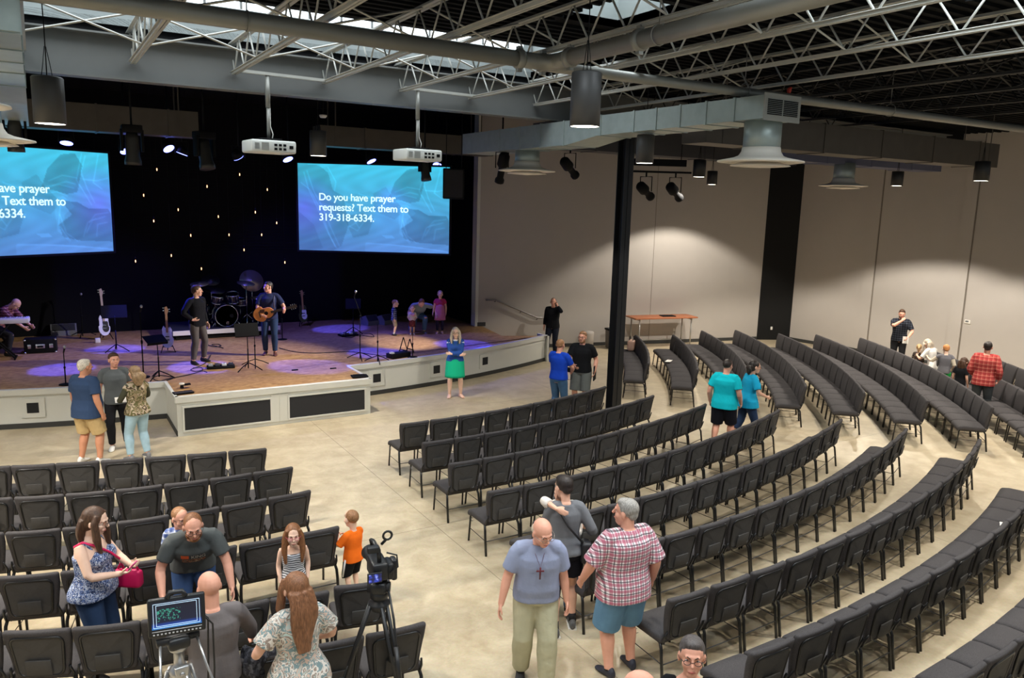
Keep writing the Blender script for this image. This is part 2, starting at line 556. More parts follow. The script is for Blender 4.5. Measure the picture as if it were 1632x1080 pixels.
# light wells and their glazing
for i, (x0, x1, y0, y1) in enumerate(holes):
    H = WELL[i]
    z0, z1 = TOPZ, TOPZ + H
    mb = MB(); t = .04
    mb.box(((x0 + x1) / 2, y1 + t / 2, (z0 + z1) / 2), (x1 - x0, t, H))
    mb.box(((x0 + x1) / 2, y0 - t / 2, (z0 + z1) / 2), (x1 - x0, t, H))
    mb.box((x0 - t / 2, (y0 + y1) / 2, (z0 + z1) / 2), (t, y1 - y0 + 2 * t, H))
    mb.box((x1 + t / 2, (y0 + y1) / 2, (z0 + z1) / 2), (t, y1 - y0 + 2 * t, H))
    struct('ceiling_light_well', mb, m_well)
    mb = MB(); mb.box(((x0 + x1) / 2, (y0 + y1) / 2, z1 + .02), (x1 - x0, y1 - y0, 0.03)); win = struct('window_%d' % (i + 1), mb, m_sky)
    mb = MB()
    k = max(2, int((x1 - x0) / .55))
    for q in range(k + 1): mb.box((x0 + (x1 - x0) * q / k, (y0 + y1) / 2, z1 - .02), (.03, y1 - y0, .05))
    mb.build('glazing_bar', m_grey, win)
# main girder over the stage front
mb = MB()
mb.box((8.5, 13.0, 6.40), (27, 0.02, 0.60)); mb.box((8.5, 12.95, 6.10), (27, 0.26, 0.025)); mb.box((8.5, 12.95, 6.70), (27, 0.26, 0.025))
struct('beam_girder', mb, m_grey)
mb = MB(); mb.box((1.9, 13.03, 7.5), (12.2, .02, .36)); win = struct('window_9', mb, m_sky)
mb = MB()
for q in range(24): mb.box((-4.0 + q * .53, 13.01, 7.5), (.035, .02, .36))
mb.build('glazing_bar', m_grey, win)
mb = MB(); mb.box((9, 13.16, 7.0), (34, .06, .9)); struct('wall_girder_rear', mb, m_black)
# bar joists
m_joist_shade = mat('joist_steel_shaded', (34, 34, 33), 0.5, metal=0.2)  # joist steel darkened by colour for the bays lying in shade
def joist(x, y0=-1.0, y1=12.95, m=m_steel):
    t = thing('roof_joist', 'x', 'joist', (x, y1, 6.35))
    L = y1 - y0
    c = MB()
    for s in (-1, 1):
        c.box((s * .022, -L / 2, 0.0), (.03, L, .038)); c.box((s * .036, -L / 2, .017), (.05, L, .006))
    c.build('bottom_chord', m, t)
    c = MB()
    for s in (-1, 1):
        c.box((s * .022, -L / 2 + .15, .45), (.03, L + .3, .035)); c.box((s * .036, -L / 2 + .15, .43), (.05, L + .3, .006))
    c.build('top_chord', m, t)
    wv = MB(); st = .67
    wv.tube([(0, 0.17, .43), (0, -.05, .02)], .012, 6)
    yy = -.05
    while yy > -L + st:
        wv.tube([(0, yy - .02, .02), (0, yy - st * .47, .43)], .0125, 6); wv.tube([(0, yy - st * .53, .43), (0, yy - st + .02, .02)], .0125, 6)
        yy -= st
    wv.build('web', m, t)
    return t
JX = [-1.42, -0.04, 1.33, 2.74, 4.15, 5.50, 6.85, 8.25, 9.6, 10.97, 12.34, 13.7, 15.1]
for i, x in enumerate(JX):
    j = joist(x, m=m_steel if i < 9 else m_joist_shade); tag(j, 'open web steel roof joist, %s' % (['nearest the left duct', 'second from the left duct', 'over left half of the apron', 'just left of first projector pole', 'just right of first projector pole', 'just left of second projector pole', 'just right of second projector pole',
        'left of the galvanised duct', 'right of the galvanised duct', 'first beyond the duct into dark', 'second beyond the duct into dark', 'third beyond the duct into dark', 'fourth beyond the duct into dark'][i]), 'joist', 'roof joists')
# diagonal bridging between joists
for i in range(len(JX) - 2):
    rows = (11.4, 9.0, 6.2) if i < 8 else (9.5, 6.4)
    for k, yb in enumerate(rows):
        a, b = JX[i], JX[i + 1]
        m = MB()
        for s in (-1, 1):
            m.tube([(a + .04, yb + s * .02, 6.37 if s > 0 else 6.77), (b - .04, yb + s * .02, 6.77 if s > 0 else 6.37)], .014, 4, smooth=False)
        o = m.build('cross_brace', m_steel if i < 8 else m_joist_shade)
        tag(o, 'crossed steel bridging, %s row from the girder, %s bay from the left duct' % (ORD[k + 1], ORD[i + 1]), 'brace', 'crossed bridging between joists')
# ================================================================== CEILING FITTINGS
# sprinkler main: a long run and a branch turning towards the back of the hall
t = thing('sprinkler_pipe', 'long grey sprinkler main crossing below the joists, with an elbow branch', 'pipe', (5.3, 8.32, 6.2))
def L(x, y, z, o=(5.3, 8.32, 6.2)): return (x - o[0], y - o[1], z - o[2])
MB().tube([L(-3, 8.32, 6.2), L(5.05, 8.32, 6.2)], .092, 16).build('main_run', m_pipe, t)
MB().tube([L(5.05, 8.32, 6.2), L(5.28, 8.32, 6.2), L(5.46, 8.27, 6.2), L(5.5, 8.1, 6.2), L(5.48, 7.9, 6.2)], .096, 16).build('elbow', m_pipe, t)
MB().tube([L(5.48, 7.95, 6.2), L(5.44, 2.0, 6.2)], .092, 16).build('branch_run', m_pipe, t)
MB().tube([L(5.4, 8.36, 6.17), L(22.5, 8.2, 6.2)], .068, 14).build('small_run', m_pipe, t)
for q in ((5.06, 8.32, 'x'), (5.48, 7.86, 'y'), (5.47, 6.6, 'y'), (5.42, 8.36, 'x')):
    c = MB()
    d = Vector((1, 0, 0)) if q[2] == 'x' else Vector((0, 1, 0))
    p = Vector(L(q[0], q[1], 6.2))
    c.tube([p - d * .045, p - d * .02, p + d * .02, p + d * .045], [.108, .118, .118, .108], 16)
    for s in (-1, 1): c.box(p + Vector((0, 0, s * .125)) if s < 0 else p + Vector((0, 0, .125)), (.06, .06, .04))
    c.build('coupling', m_pipe, t)
for q in ((1.9, 8.32), (5.46, 6.3), (12.3, 8.28), (8.9, 8.33)):
    c = MB(); p = Vector(L(q[0], q[1], 6.2)); r = .1
    c.tube([p + Vector((0 if q[1] > 7 else r * cos(a), r * cos(a) if q[1] > 7 else 0, r * sin(a))) for a in [2 * pi * k / 14 for k in range(14)]], .008, 5, closed=True)
    c.tube([p + Vector((0, 0, r)), p + Vector((0, 0, .65))], .007, 5)
    c.build('hanger', m_pipe, t)
MB().ell(L(9.85, 8.33, 6.29), (.035, .035, .045)).tube([L(9.85, 8.33, 6.25), L(9.86, 8.31, 6.34)], .02, 8).build('sprinkler_head', mat('red_plastic', (196, 62, 48), 0.5), t)

# ducts
def duct(name, label, segs, m, ribs, grille=True, side=1):
    """segs: list of (y, x0, x1, z0, z1) sections"""
    t = thing(name, label, 'duct', ((segs[0][1] + segs[0][2]) / 2, segs[0][0], segs[0][3]))
    o = t.location
    R = []
    for y, x0, x1, z0, z1 in segs:
        R.append([Vector((x0, y, z0)) - o, Vector((x1, y, z0)) - o, Vector((x1, y, z1)) - o, Vector((x0, y, z1)) - o])
    MB().rings(R, True, False).build('duct_body', m, t)
    for k in range(len(ribs)):
        y = ribs[k]
        for a, b in zip(segs[:-1], segs[1:]):
            if a[0] <= y <= b[0]:
                u = (y - a[0]) / (b[0] - a[0])
                s = [a[i] + (b[i] - a[i]) * u for i in range(5)]
                x0, x1, z0, z1 = s[1] - .012, s[2] + .012, s[3] - .012, s[4] + .012
                MB().rings([[Vector((x0, y + d, z0)) - o, Vector((x1, y + d, z0)) - o, Vector((x1, y + d, z1)) - o, Vector((x0, y + d, z1)) - o] for d in (-.018, .018)], True, False).build('flange', m, t)
                break
    if grille:
        y, x0, x1, z0, z1 = segs[0]
        g = MB(); g.box(Vector(((x0 + x1) / 2, y - .012, (z0 + z1) / 2)) - o, (x1 - x0 + .05, .02, z1 - z0 + .05))
        gr = g.build('grille', mat('grille_metal', (170, 170, 162), 0.5, metal=0.4), t)
        s = MB(); n = 9
        for half in (-1, 1):
            for k in range(n):
                z = z0 + .06 + (z1 - z0 - .12) * k / (n - 1)
                s.box(Vector(((x0 + x1) / 2 + half * (x1 - x0) * .235, y - .026, z)) - o, ((x1 - x0) * .42, .012, (z1 - z0) * .045))
        s.build('louvre_slot', m_black, gr)
    return t
dz = 5.74
duct('air_duct', 'shiny galvanised duct with louvred end grille beside the black column', [(7.65, 8.58, 9.26, dz, 6.05), (11.4, 8.58, 9.26, dz - .02, 6.06), (12.3, 8.56, 9.3, 5.6, 6.04), (16.5, 8.56, 9.3, 5.6, 6.04)], m_galv, [8.2, 8.75, 9.3, 9.85, 10.4, 11.3, 12.4, 13.2, 14.0, 14.8])
duct('air_duct', 'shiny galvanised duct at the left picture edge above the pendant', [(7.65, -1.2, -.02, 5.74, 6.10), (11.4, -1.2, -.02, 5.72, 6.10), (12.3, -1.2, -.02, 5.6, 6.04), (16.5, -1.2, -.02, 5.6, 6.04)], m_galv, [7.7, 8.6, 9.4, 10.2, 11.4], grille=False)
def duct_x(label, y, x0, x1, z0, z1, d, m, ribs):
    t = thing('air_duct', label, 'duct', (x0, y, z0))
    MB().box(((x1 - x0) / 2, 0, (z1 - z0) / 2), (x1 - x0, d, z1 - z0)).build('duct_body', m, t)
    for r in ribs: MB().box((r - x0, 0, (z1 - z0) / 2), (.035, d + .03, z1 - z0 + .03)).build('flange', m, t)
    for r in (x0 + .4, x1 - .4):
        for s in (-1, 1): MB().box((r - x0, s * (d / 2 + .005), (6.87 if y < 13.1 else 7.11) / 2 - z0 / 2), (.03, .006, (6.87 if y < 13.1 else 7.11) - z0)).build('hanger_strap', m, t)
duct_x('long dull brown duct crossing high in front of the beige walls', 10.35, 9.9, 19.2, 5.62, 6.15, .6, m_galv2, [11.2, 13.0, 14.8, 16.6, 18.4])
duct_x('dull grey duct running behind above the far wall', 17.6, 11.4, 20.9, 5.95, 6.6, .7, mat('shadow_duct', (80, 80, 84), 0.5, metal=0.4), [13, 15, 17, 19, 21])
duct_x('blue lit grey duct above the round ceiling vent by the right wall', 13.5, 15.6, 22.2, 5.72, 6.2, .7, mat('blue_lit_duct', (112, 116, 140), 0.45, metal=0.5), [17.2, 19, 20.8])  # blue stage light on the sheet is put into its colour
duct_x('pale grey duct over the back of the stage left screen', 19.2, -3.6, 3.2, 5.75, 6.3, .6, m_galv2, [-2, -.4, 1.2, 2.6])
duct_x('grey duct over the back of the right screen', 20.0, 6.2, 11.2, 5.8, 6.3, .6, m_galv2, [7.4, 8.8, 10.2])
m_diff = mat('white_diffuser', (244, 236, 222), 0.5)
def diffuser(label, x, y, ztop, zb=5.14, sc=1.0):
    t = thing('round_diffuser', label, 'ceiling vent', (x, y, zb), group='round air diffusers')
    h = (ztop - zb) / sc
    MB().lathe([(0.26 * sc, (h + .02) * sc), (0.26 * sc, 0.16 * sc)], n=28).build('neck', m_galv, t)
    d = MB(); d.lathe([(0.265 * sc, .24 * sc), (0.275 * sc, .18 * sc), (0.31 * sc, .125 * sc), (.38 * sc, .095 * sc), (0.60 * sc, .05 * sc), (0.605 * sc, .034 * sc), (.50 * sc, .02 * sc), (.46 * sc, .06 * sc), (.30 * sc, .12 * sc), (.1, .13 * sc)], n=40)
    d.build('flare', m_diff, t)
    c = MB(); c.lathe([(.02, .05 * sc), (.28 * sc, .03 * sc), (.40 * sc, -.005), (.42 * sc, -.02), (.30 * sc, -.03), (.18 * sc, 0), (.16 * sc, -.035), (.02, -.045)], n=36)
    c.build('inner_cone', m_diff, t)
    return t
diffuser('large white round diffuser under the galvanised duct grille', 8.92, 7.95, 5.75)
diffuser('white round diffuser on bright neck left of black column', 8.93, 14.25, 5.62)
diffuser('white round diffuser in front of right beige wall', 18.1, 13.3, 5.74)
diffuser('white round diffuser at left picture edge, upper of two', -.73, 8.3, 5.74, 5.16)
diffuser('white round diffuser at left picture edge, lower of two', -.55, 11.5, 5.72, 5.04)

# pendant cylinder lights
m_pend = mat('dark_grey_pendant', (72, 72, 72), 0.5, metal=0.3)
m_pendk = mat('black_pendant', (26, 26, 27), 0.5)
m_lens = mat('lamp_lens', (255, 246, 230), 0.4, emit=9.0, emit_col=(255, 244, 224))
def pendant(label, x, y, zb, h, m=m_pend, r=.15, top=6.6, box=True, power=1.0, cone=123):
    t = thing('pendant_light', label, 'pendant light', (x, y, zb), group='cylinder pendant lights')
    b = MB(); b.lathe([(r - .008, h * .3), (r - .006, 0.0), (r, 0.0), (r, h - .012), (r - .012, h), (.0, h + .002)], n=32, caps=False)
    b.build('shade', m, t)
    MB().lathe([(.0, .02), (r - .009, .02), (r - .009, .004), (.0, .002)], n=28, caps=False).build('lens', m_lens, t)
    c = MB(); c.tube([(0, 0, h), (0.004, 0, h + (top - zb - h) * .5), (0, 0, top - zb)], .006, 5)
    c.tube([(.05, 0, h), (.035, 0, h + .12), (.008, 0, h + .3)], .004, 5); c.tube([(-.05, 0, h), (-.03, 0, h + .12), (-.006, 0, h + .3)], .004, 5)
    c.build('cord', m_black, t)
    if box:
        MB().rbox((0, 0, top - zb), (.17, .17, .09), .01).build('junction_box', mat('pale_box', (190, 192, 190), 0.5, metal=.3), t)
    light('pendant_lamp', 'SPOT', (x, y, zb - .02), PEND_W * power, WARM, (x, y, 0), spot_size=radians(cone), spot_blend=0.22, shadow_soft_size=.10)
    return t
pendant('grey pendant cylinder left, above the left screen', 0.18, 9.64, 5.18, .47, power=1.8)
pendant('grey pendant cylinder between the two projectors, over the stage', 4.5, 14.42, 5.26, .45, power=2.2, cone=92, box=False, top=7.11)
pendant('large grey pendant cylinder hanging in front of the pipe elbow', 4.73, 6.49, 5.27, .52, power=.6)
pendant('grey pendant cylinder just right of black column top', 8.9, 10.45, 5.23, .47, power=1.3)
pendant('black pendant cylinder near bar of stage spotlights', 13.6, 13.96, 5.24, .40, m_pendk, box=False, top=7.11, power=1.3)
pendant('small black pendant cylinder nearest the far wall', 17.3, 17.2, 5.21, .40, m_pendk, box=False, top=7.11, power=2.0)
pendant('black pendant cylinder beside round diffuser at right wall', 19.6, 12.77, 5.23, .38, m_pendk, box=False, top=6.87, power=3.4)
pendant('black pendant cylinder at the right picture edge', 16.85, 9.11, 5.22, .40, m_pendk, box=False, top=6.87, power=2.0)
# unseen pendants added out of view to light floor, stage front and seats
for x, y, p in ((-1.6, 4.6, .8), (-4.2, 9.6, 5.0), (-3.8, 14.3, 1.6), (9.1, 3.4, 1.3), (13.2, 5.4, 1.4), (17.4, 4.9, 1.0), (4.6, 1.2, .7), (20.6, 8.4, 1.8), (13.0, 1.0, .8)):
    pendant('added grey pendant cylinder out of view, giving extra hall light', x, y, 5.24, .47, power=p)

# smoke detector
t = thing('smoke_detector', 'small round white detector above the stage', 'detector', on_y(515, 185, 14.6)); MB().lathe([(.0, -.03), (.05, -.03), (.07, 0), (.07, .02), (.0, .03)], n=16).build('housing', m_white, t)
MB().tube([(0, 0, .02), (0, 0, 7.1 - t.location.z)], .006, 5).build('stem', m_black, t)

# ------------------------------------------------------------------ projectors
m_proj = mat('white_projector', (228, 230, 224), 0.45)
def projector(label, x, y, zc, ja, jb):
    t = thing('projector', label, 'projector', (x, y, zc), radians(4))
    w, d, h = .70, .52, .19
    MB().rbox((0, 0, 0), (w, d, h), .03, 2).build('case', m_proj, t)
    b = MB()
    for k in range(3):
        for r in range(2): b.box((w * (.06 + .1 * k) - .02, -d / 2 - .002, -.035 + .06 * r), (.045, .01, .035))
    b.box((w * .38, -d / 2 - .002, 0.0), (.06, .01, .05)); b.build('port', m_black, t)
    g = MB()
    for k in range(6): g.box((-w * .20, -d / 2 - .003, -.05 + .02 * k), (.11, .006, .008))
    for k in range(6): g.box((-w * .38, -d / 2 - .003, -.04 + .016 * k), (.07, .006, .007))
    g.build('vent_slot', mat('vent_grey', (150, 152, 150), .6), t)
    MB().tube([(-.05, d / 2 - .02, 0), (-.05, d / 2 + .05, 0)], .05, 16).build('projection_lens', m_black, t)
    MB().rbox((0, 0, h / 2 + .02), (.34, .26, .03), .01).build('mount_plate', m_black, t)
    p = MB(); p.tube([(0, 0, h / 2 + .03), (0, 0, .62)], .026, 12); p.tube([(0, 0, .6), (0, 0, 1.08)], .036, 12); p.build('pole', m_pipe, t)
    c = MB(); c.tube([(.03, -.05, h / 2), (.06, -.03, .2), (.03, 0, .32), (.03, 0, .8)], .008, 6); c.build('cable', m_white, t)
    s = MB()
    for q in (-.03, .03): s.box(((ja + jb) / 2 - x, q, 1.10), (jb - ja, .03, .042))
    s.build('strut', m_steel, t)
projector('white projector on pole between the screens, left of two', 3.18, 12.70, 5.26, 2.70, 4.2)
projector('white projector on pole before the right screen', 5.71, 12.70, 5.27, 5.46, 6.9)

# ------------------------------------------------------------------ column
mb = MB()
mb.box((10.33, 12.82, 3.04), (.23, .02, 6.1)); mb.box((10.33, 12.60, 3.04), (.23, .02, 6.1)); mb.box((10.33, 12.69, 3.04), (.02, .22, 6.1)); mb.box((10.33, 12.69, .01), (.4, .4, .02))
tag(struct('column', mb, mat('black_column', (20, 21, 24), 0.45, spec=.5)), kind='structure')
bpy.data.objects['column'].location = (0, 0, 0)

# ------------------------------------------------------------------ projection screens
def pip(poly, x, y):
    c = False; n = len(poly)
    for i in range(n):
        x1, y1 = poly[i]; x2, y2 = poly[i - 1]
        if (y1 > y) != (y2 > y) and x < (x2 - x1) * (y - y1) / (y2 - y1) + x1: c = not c
    return c
def seg_d(poly, x, y):
    d = 9
    for (x1, y1), (x2, y2) in zip(poly[:-1], poly[1:]):
        dx, dy = x2 - x1, y2 - y1
        t = max(0, min(1, ((x - x1) * dx + (y - y1) * dy) / (dx * dx + dy * dy + 1e-9)))
        d = min(d, math.hypot(x - x1 - t * dx, (y - y1 - t * dy) * .5625))
    return d
# the slide: a dim blue photograph of folded hands and denim (u right, v down, 0..1)
SHAPES = [([(0, 0), (.14, .02), (.2, .1), (.23, .3), (.3, .36), (.33, .7), (.28, .95), (.22, 1), (0, 1)], -.20),
          ([(.0, .55), (.1, .7), (.16, .98), (0, 1)], -.10),
          ([(.60, .36), (.64, .18), (.72, .04), (.80, .02), (.84, .14), (.80, .4), (.74, .42)], -.26),
          ([(.50, .32), (.58, .24), (.62, .36), (.70, .5), (.64, .62), (.50, .52)], -.15),
          ([(.76, .62), (.70, .48), (.80, .50), (.86, .56), (.98, .56), (1, .62), (1, .9), (.8, .88), (.70, .84), (.68, .72)], -.28),
          ([(.80, .28), (.84, .02), (1, 0), (1, .55), (.92, .58), (.86, .5)], -.02),
          ([(.66, .46), (.72, .44), (.78, .54), (.72, .62), (.70, .76), (.74, .9), (.67, .78)], .10),
          ([(.30, .6), (.42, .55), (.5, .6), (.46, .8), (.36, .84)], -.16),
          ([(.30, .36), (.48, .30), (.52, .36), (.40, .44), (.32, .44)], -.05),
          ([(.44, .90), (.75, .92), (1, .97), (1, 1), (.44, 1)], .10), ([(.55, .80), (.62, .80), (.64, .84), (.58, .84)], .16)]
LINES = [[(.02, .22), (.08, .3), (.14, .5), (.2, .8), (.24, .95)], [(.84, .02), (.80, .28), (.88, .52)], [(.94, .02), (.9, .3), (.95, .36)], [(.70, .48), (.68, .72), (.74, .88)],
         [(.64, .30), (.72, .24), (.80, .26)], [(.62, .36), (.70, .33), (.78, .36)], [(.33, .72), (.42, .62), (.5, .62)], [(.86, .7), (.9, .62), (.98, .6)], [(.84, .8), (.88, .68), (.96, .64)], [(.04, .1), (.07, .3), (.13, .52), (.19, .78), (.25, .97)], [(.06, .08), (.10, .3), (.16, .5), (.22, .76), (.27, .95)], [(.86, .04), (.83, .2), (.86, .36), (.9, .5)], [(.84, .27), (.92, .28), (.99, .25)], [(.66, .34), (.74, .30), (.79, .32)], [(.62, .42), (.68, .40), (.74, .44)],
         [(.33, .70), (.39, .76), (.43, .66)], [(.30, .36), (.41, .42)], [(.40, .33), (.52, .40), (.58, .42)], [(.69, .62), (.72, .80), (.78, .88)], [(.82, .84), (.85, .70), (.9, .66)], [(.90, .84), (.91, .72), (.97, .70)], [(.36, .62), (.40, .72)], [(.20, .04), (.25, .2), (.24, .3)], [(.45, .90), (.6, .91), (.8, .94), (.99, .98)]]
def slide_colour(u, v, flip=False):
    top, bot = (56, 186, 218), (72, 122, 186)
    f = v ** 1.1
    c = [top[i] + (bot[i] - top[i]) * f for i in range(3)]
    k = 0.0
    for poly, a in SHAPES:
        if pip(poly, u, v):
            k += a * .8
    k += .05 * sin(38 * u + 9 * sin(7 * v)) * sin(23 * v + 5 * u)
    for ln in LINES:
        d = seg_d(ln, u, v)
        if d < .006: k += .16 * (1 - d / .006)
    c = [max(8, min(255, q * (1 + k * (1.1 if i == 0 else .9)))) for i, q in enumerate(c)]
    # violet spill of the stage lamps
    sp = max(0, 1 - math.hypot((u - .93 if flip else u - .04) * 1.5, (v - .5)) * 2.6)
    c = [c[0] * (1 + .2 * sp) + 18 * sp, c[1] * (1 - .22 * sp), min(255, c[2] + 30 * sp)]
    return c
m_slide = bpy.data.materials.new('projected_slide'); m_slide.use_nodes = True
nt = m_slide.node_tree; b = nt.nodes['Principled BSDF']
at = nt.nodes.new('ShaderNodeVertexColor'); at.layer_name = 'slide'
nt.links.new(at.outputs[0], b.inputs['Emission Color']); b.inputs['Emission Strength'].default_value = .76
b.inputs['Base Color'].default_value = (.12, .12, .12, 1); b.inputs['Roughness'].default_value = .9
m_text = mat('projected_text', (215, 246, 246), .9, emit=.68, emit_col=(214, 246, 246))
def text_mesh(body, size, name, m, parent, loc, rot, space=1.0, off=0.0, extrude=0.001, align='LEFT', line=1.0):
    cu = bpy.data.curves.new(name, 'FONT'); cu.body = body; cu.size = size; cu.space_character = space; cu.offset = off; cu.extrude = extrude; cu.align_x = align; cu.space_line = line
    tmp = bpy.data.objects.new(name, cu); COL.objects.link(tmp)
    dg = bpy.context.evaluated_depsgraph_get()
    me = bpy.data.meshes.new_from_object(tmp.evaluated_get(dg))
    bpy.data.objects.remove(tmp)
    me.materials.clear(); me.materials.append(m)
    o = bpy.data.objects.new(name, me); COL.objects.link(o); o.parent = parent; o.location = loc; o.rotation_euler = rot
    return o
def bold(o, d):
    me = o.data
    V = [v.co.copy() for v in me.vertices]; Fs = [tuple(p.vertices) for p in me.polygons]; n = len(V)
    vs = []; fs = []
    for i, (dx, dy) in enumerate(((-d, 0), (d, 0), (0, -d), (0, d))):
        vs += [v + Vector((dx, dy, .0004 * i)) for v in V]; fs += [tuple(k + n * i for k in f) for f in Fs]
    m = me.materials[0]; me.clear_geometry(); me.from_pydata(vs, [], fs)
    if not me.materials: me.materials.append(m)
def screen(label, A, B, z0, z1, flip):
    A, B = Vector((A[0], A[1], 0)), Vector((B[0], B[1], 0))
    W = (B - A).length; Hh = z1 - z0
    t = thing('projection_screen', label, 'screen', (A.x, A.y, z0), atan2(B.y - A.y, B.x - A.x))
    nu, nv = 192, 108
    vs = [(W * i / nu, 0, Hh * (1 - j / nv)) for j in range(nv + 1) for i in range(nu + 1)]
    fs = [(j * (nu + 1) + i, (j + 1) * (nu + 1) + i, (j + 1) * (nu + 1) + i + 1, j * (nu + 1) + i + 1) for j in range(nv) for i in range(nu)]
    me = bpy.data.meshes.new('picture'); me.from_pydata(vs, [], fs)
    ca = me.color_attributes.new('slide', 'FLOAT_COLOR', 'POINT')
    buf = []
    for j in range(nv + 1):
        for i in range(nu + 1):
            c = slide_colour(i / nu, j / nv, flip); buf += [lin(c[0]), lin(c[1]), lin(c[2]), 1.0]
    ca.data.foreach_set('color', buf)
    me.materials.append(m_slide)
    o = bpy.data.objects.new('picture', me); COL.objects.link(o); o.parent = t
    mb = MB(); mb.box((W / 2, .06, Hh / 2), (W + .1, .1, Hh + .1)); mb.build('backing', m_black, t)
    bd = MB()
    for zz in (-.03, Hh + .03): bd.box((W / 2, .0, zz), (W + .1, .03, .05))
    for xx in (-.03, W + .03): bd.box((xx, .0, Hh / 2), (.05, .03, Hh))
    bd.build('border', m_black, t)
    tx = text_mesh('Do you have prayer\nrequests? Text them to\n319-318-6334.', Hh * .117, 'lettering', m_text, t, (W * .135, -.012, Hh * .585), (pi / 2, 0, 0), .95, 0.0, .001, line=1.0)
    bold(tx, Hh * .0016)
    mt = MB()
    for xx in (.3, W - .3): mt.tube([(xx, .06, Hh + .05), (xx, .06, 5.78 - z0)], .012, 6)
    mt.build('hanger', m_black, t)
screen('large blue slide screen at left, cut by picture edge', (-2.05, 19.75), (1.58, 21.9), 3.05, 5.43, True)
screen('large blue slide screen at right with whole phone number', (6.25, 21.9), (9.86, 19.75), 3.05, 5.43, False)
# hanging speaker over the right screen's corner
t = thing('hanging_loudspeaker', 'black loudspeaker hanging over the right screen top corner', 'loudspeaker', on_y(723, 293, 18.6), radians(-28))
MB().rbox((0, 0, 0), (.55, .5, .78), .03).build('cabinet', m_black, t)
MB().box((0, -.255, 0), (.48, .01, .7)).build('grille', m_grille, t)
MB().tube([(-.2, 0, .39), (-.2, 0, 2.6)], .01, 6).tube([(.2, 0, .39), (.2, 0, 2.6)], .01, 6).build('hanger', m_black, t)

# ------------------------------------------------------------------ stage lighting
def led_can(label, x, y, z, tgt, on=True):
    t = thing('stage_led_lamp', label, 'stage light', (x, y, z), group='blue stage lamps')
    d = (Vector(tgt) - Vector((x, y, z))).normalized(); q = d.to_track_quat('-Z', 'Y').to_matrix().to_4x4()
    MB().lathe([(.0, .2), (.07, .2), (.12, .1), (.13, 0.0), (.115, 0.0), (.11, .03)], n=20, M=q).build('housing', m_black, t)
    MB().lathe([(.0, .006), (.128, .006), (.128, -.006), (.0, -.012)], n=20, M=q).build('lens', mat('blue_led_lens', (120, 130, 255), .4, emit=7.0, emit_col=(110, 120, 255)), t)
    MB().tube([(-.15, 0, 0), (-.15, 0, .28), (.15, 0, .28), (.15, 0, 0)], .012, 6).tube([(0, 0, .28), (0, 0, 7.1 - z)], .016, 6).build('yoke', m_black, t)
    light('stage_wash', 'SPOT', Vector((x, y, z)) + d * .02, 430, (.10, .09, 1.0), Vector(tgt) + Vector((0, 1.3, 0)), spot_size=radians(78), spot_blend=.9, shadow_soft_size=.10)
    light('stage_beam', 'SPOT', Vector((x, y, z)) + d * .02, 3600, (.03, .04, 1.0), tgt, spot_size=radians(15.5), spot_blend=.35, shadow_soft_size=.05)
POOLS = [(100, 588), (320, 584), (488, 583), (186, 556), (540, 524), (600, 562), (735, 548), (640, 572)]
LEDS = [(106, 228), (201, 241), (269, 237), (290, 245), (380, 251), (459, 254), (592, 257), (697, 264)]
LN = ['leftmost, above the left screen', 'left of the first moving head', 'between the moving heads, upper', 'between the moving heads, lower', 'right of the second moving head', 'under the first projector', 'above the right screen middle', 'under the second projector']
for (lx, ly), (px, py), ln in zip(LEDS, POOLS, LN):
    p = on_y(lx, ly, 20.4)
    led_can('blue lit stage lamp, ' + ln, p.x, p.y, p.z, gp(px, py, .75))
def moving_head(label, px, py, Y, tilt, pan, sc=1.0):
    p = on_y(px, py, Y)
    t = thing('moving_head_light', label, 'stage light', p, pan, group='moving head stage lights')
    MB().rbox((0, 0, .26 * sc), (.30 * sc, .24 * sc, .12 * sc), .02).build('base', m_black, t)
    y = MB()
    for s in (-1, 1): y.rbox((s * .15 * sc, 0, .08 * sc), (.04 * sc, .12 * sc, .34 * sc), .01)
    y.build('yoke', m_black, t)
    M = Matrix.Rotation(tilt, 4, 'X')
    h = MB(); h.lathe([(.0, .2 * sc), (.08 * sc, .2 * sc), (.105 * sc, .1 * sc), (.105 * sc, -.16 * sc), (.125 * sc, -.24 * sc), (.125 * sc, -.30 * sc), (.0, -.29 * sc)], n=18, M=M); h.build('head', mat('dark_fixture', (46, 46, 44), .5), t)
    MB().tube([(0, 0, .3 * sc), (0, 0, 7.1 - p.z)], .02, 6).build('hanger', m_black, t)
moving_head('dark moving head light hanging right of left screen', 211, 232, 17.6, radians(4), 0, 1.25)
moving_head('dark moving head light tilted, between screens', 326, 241, 17.6, radians(-14), .4, 1.25)
moving_head('dark moving head light hanging before right screen top', 677, 268, 17.6, radians(-12), .3)
moving_head('dark moving head light at left edge over left screen', 24, 212, 15.4, radians(0), 0)
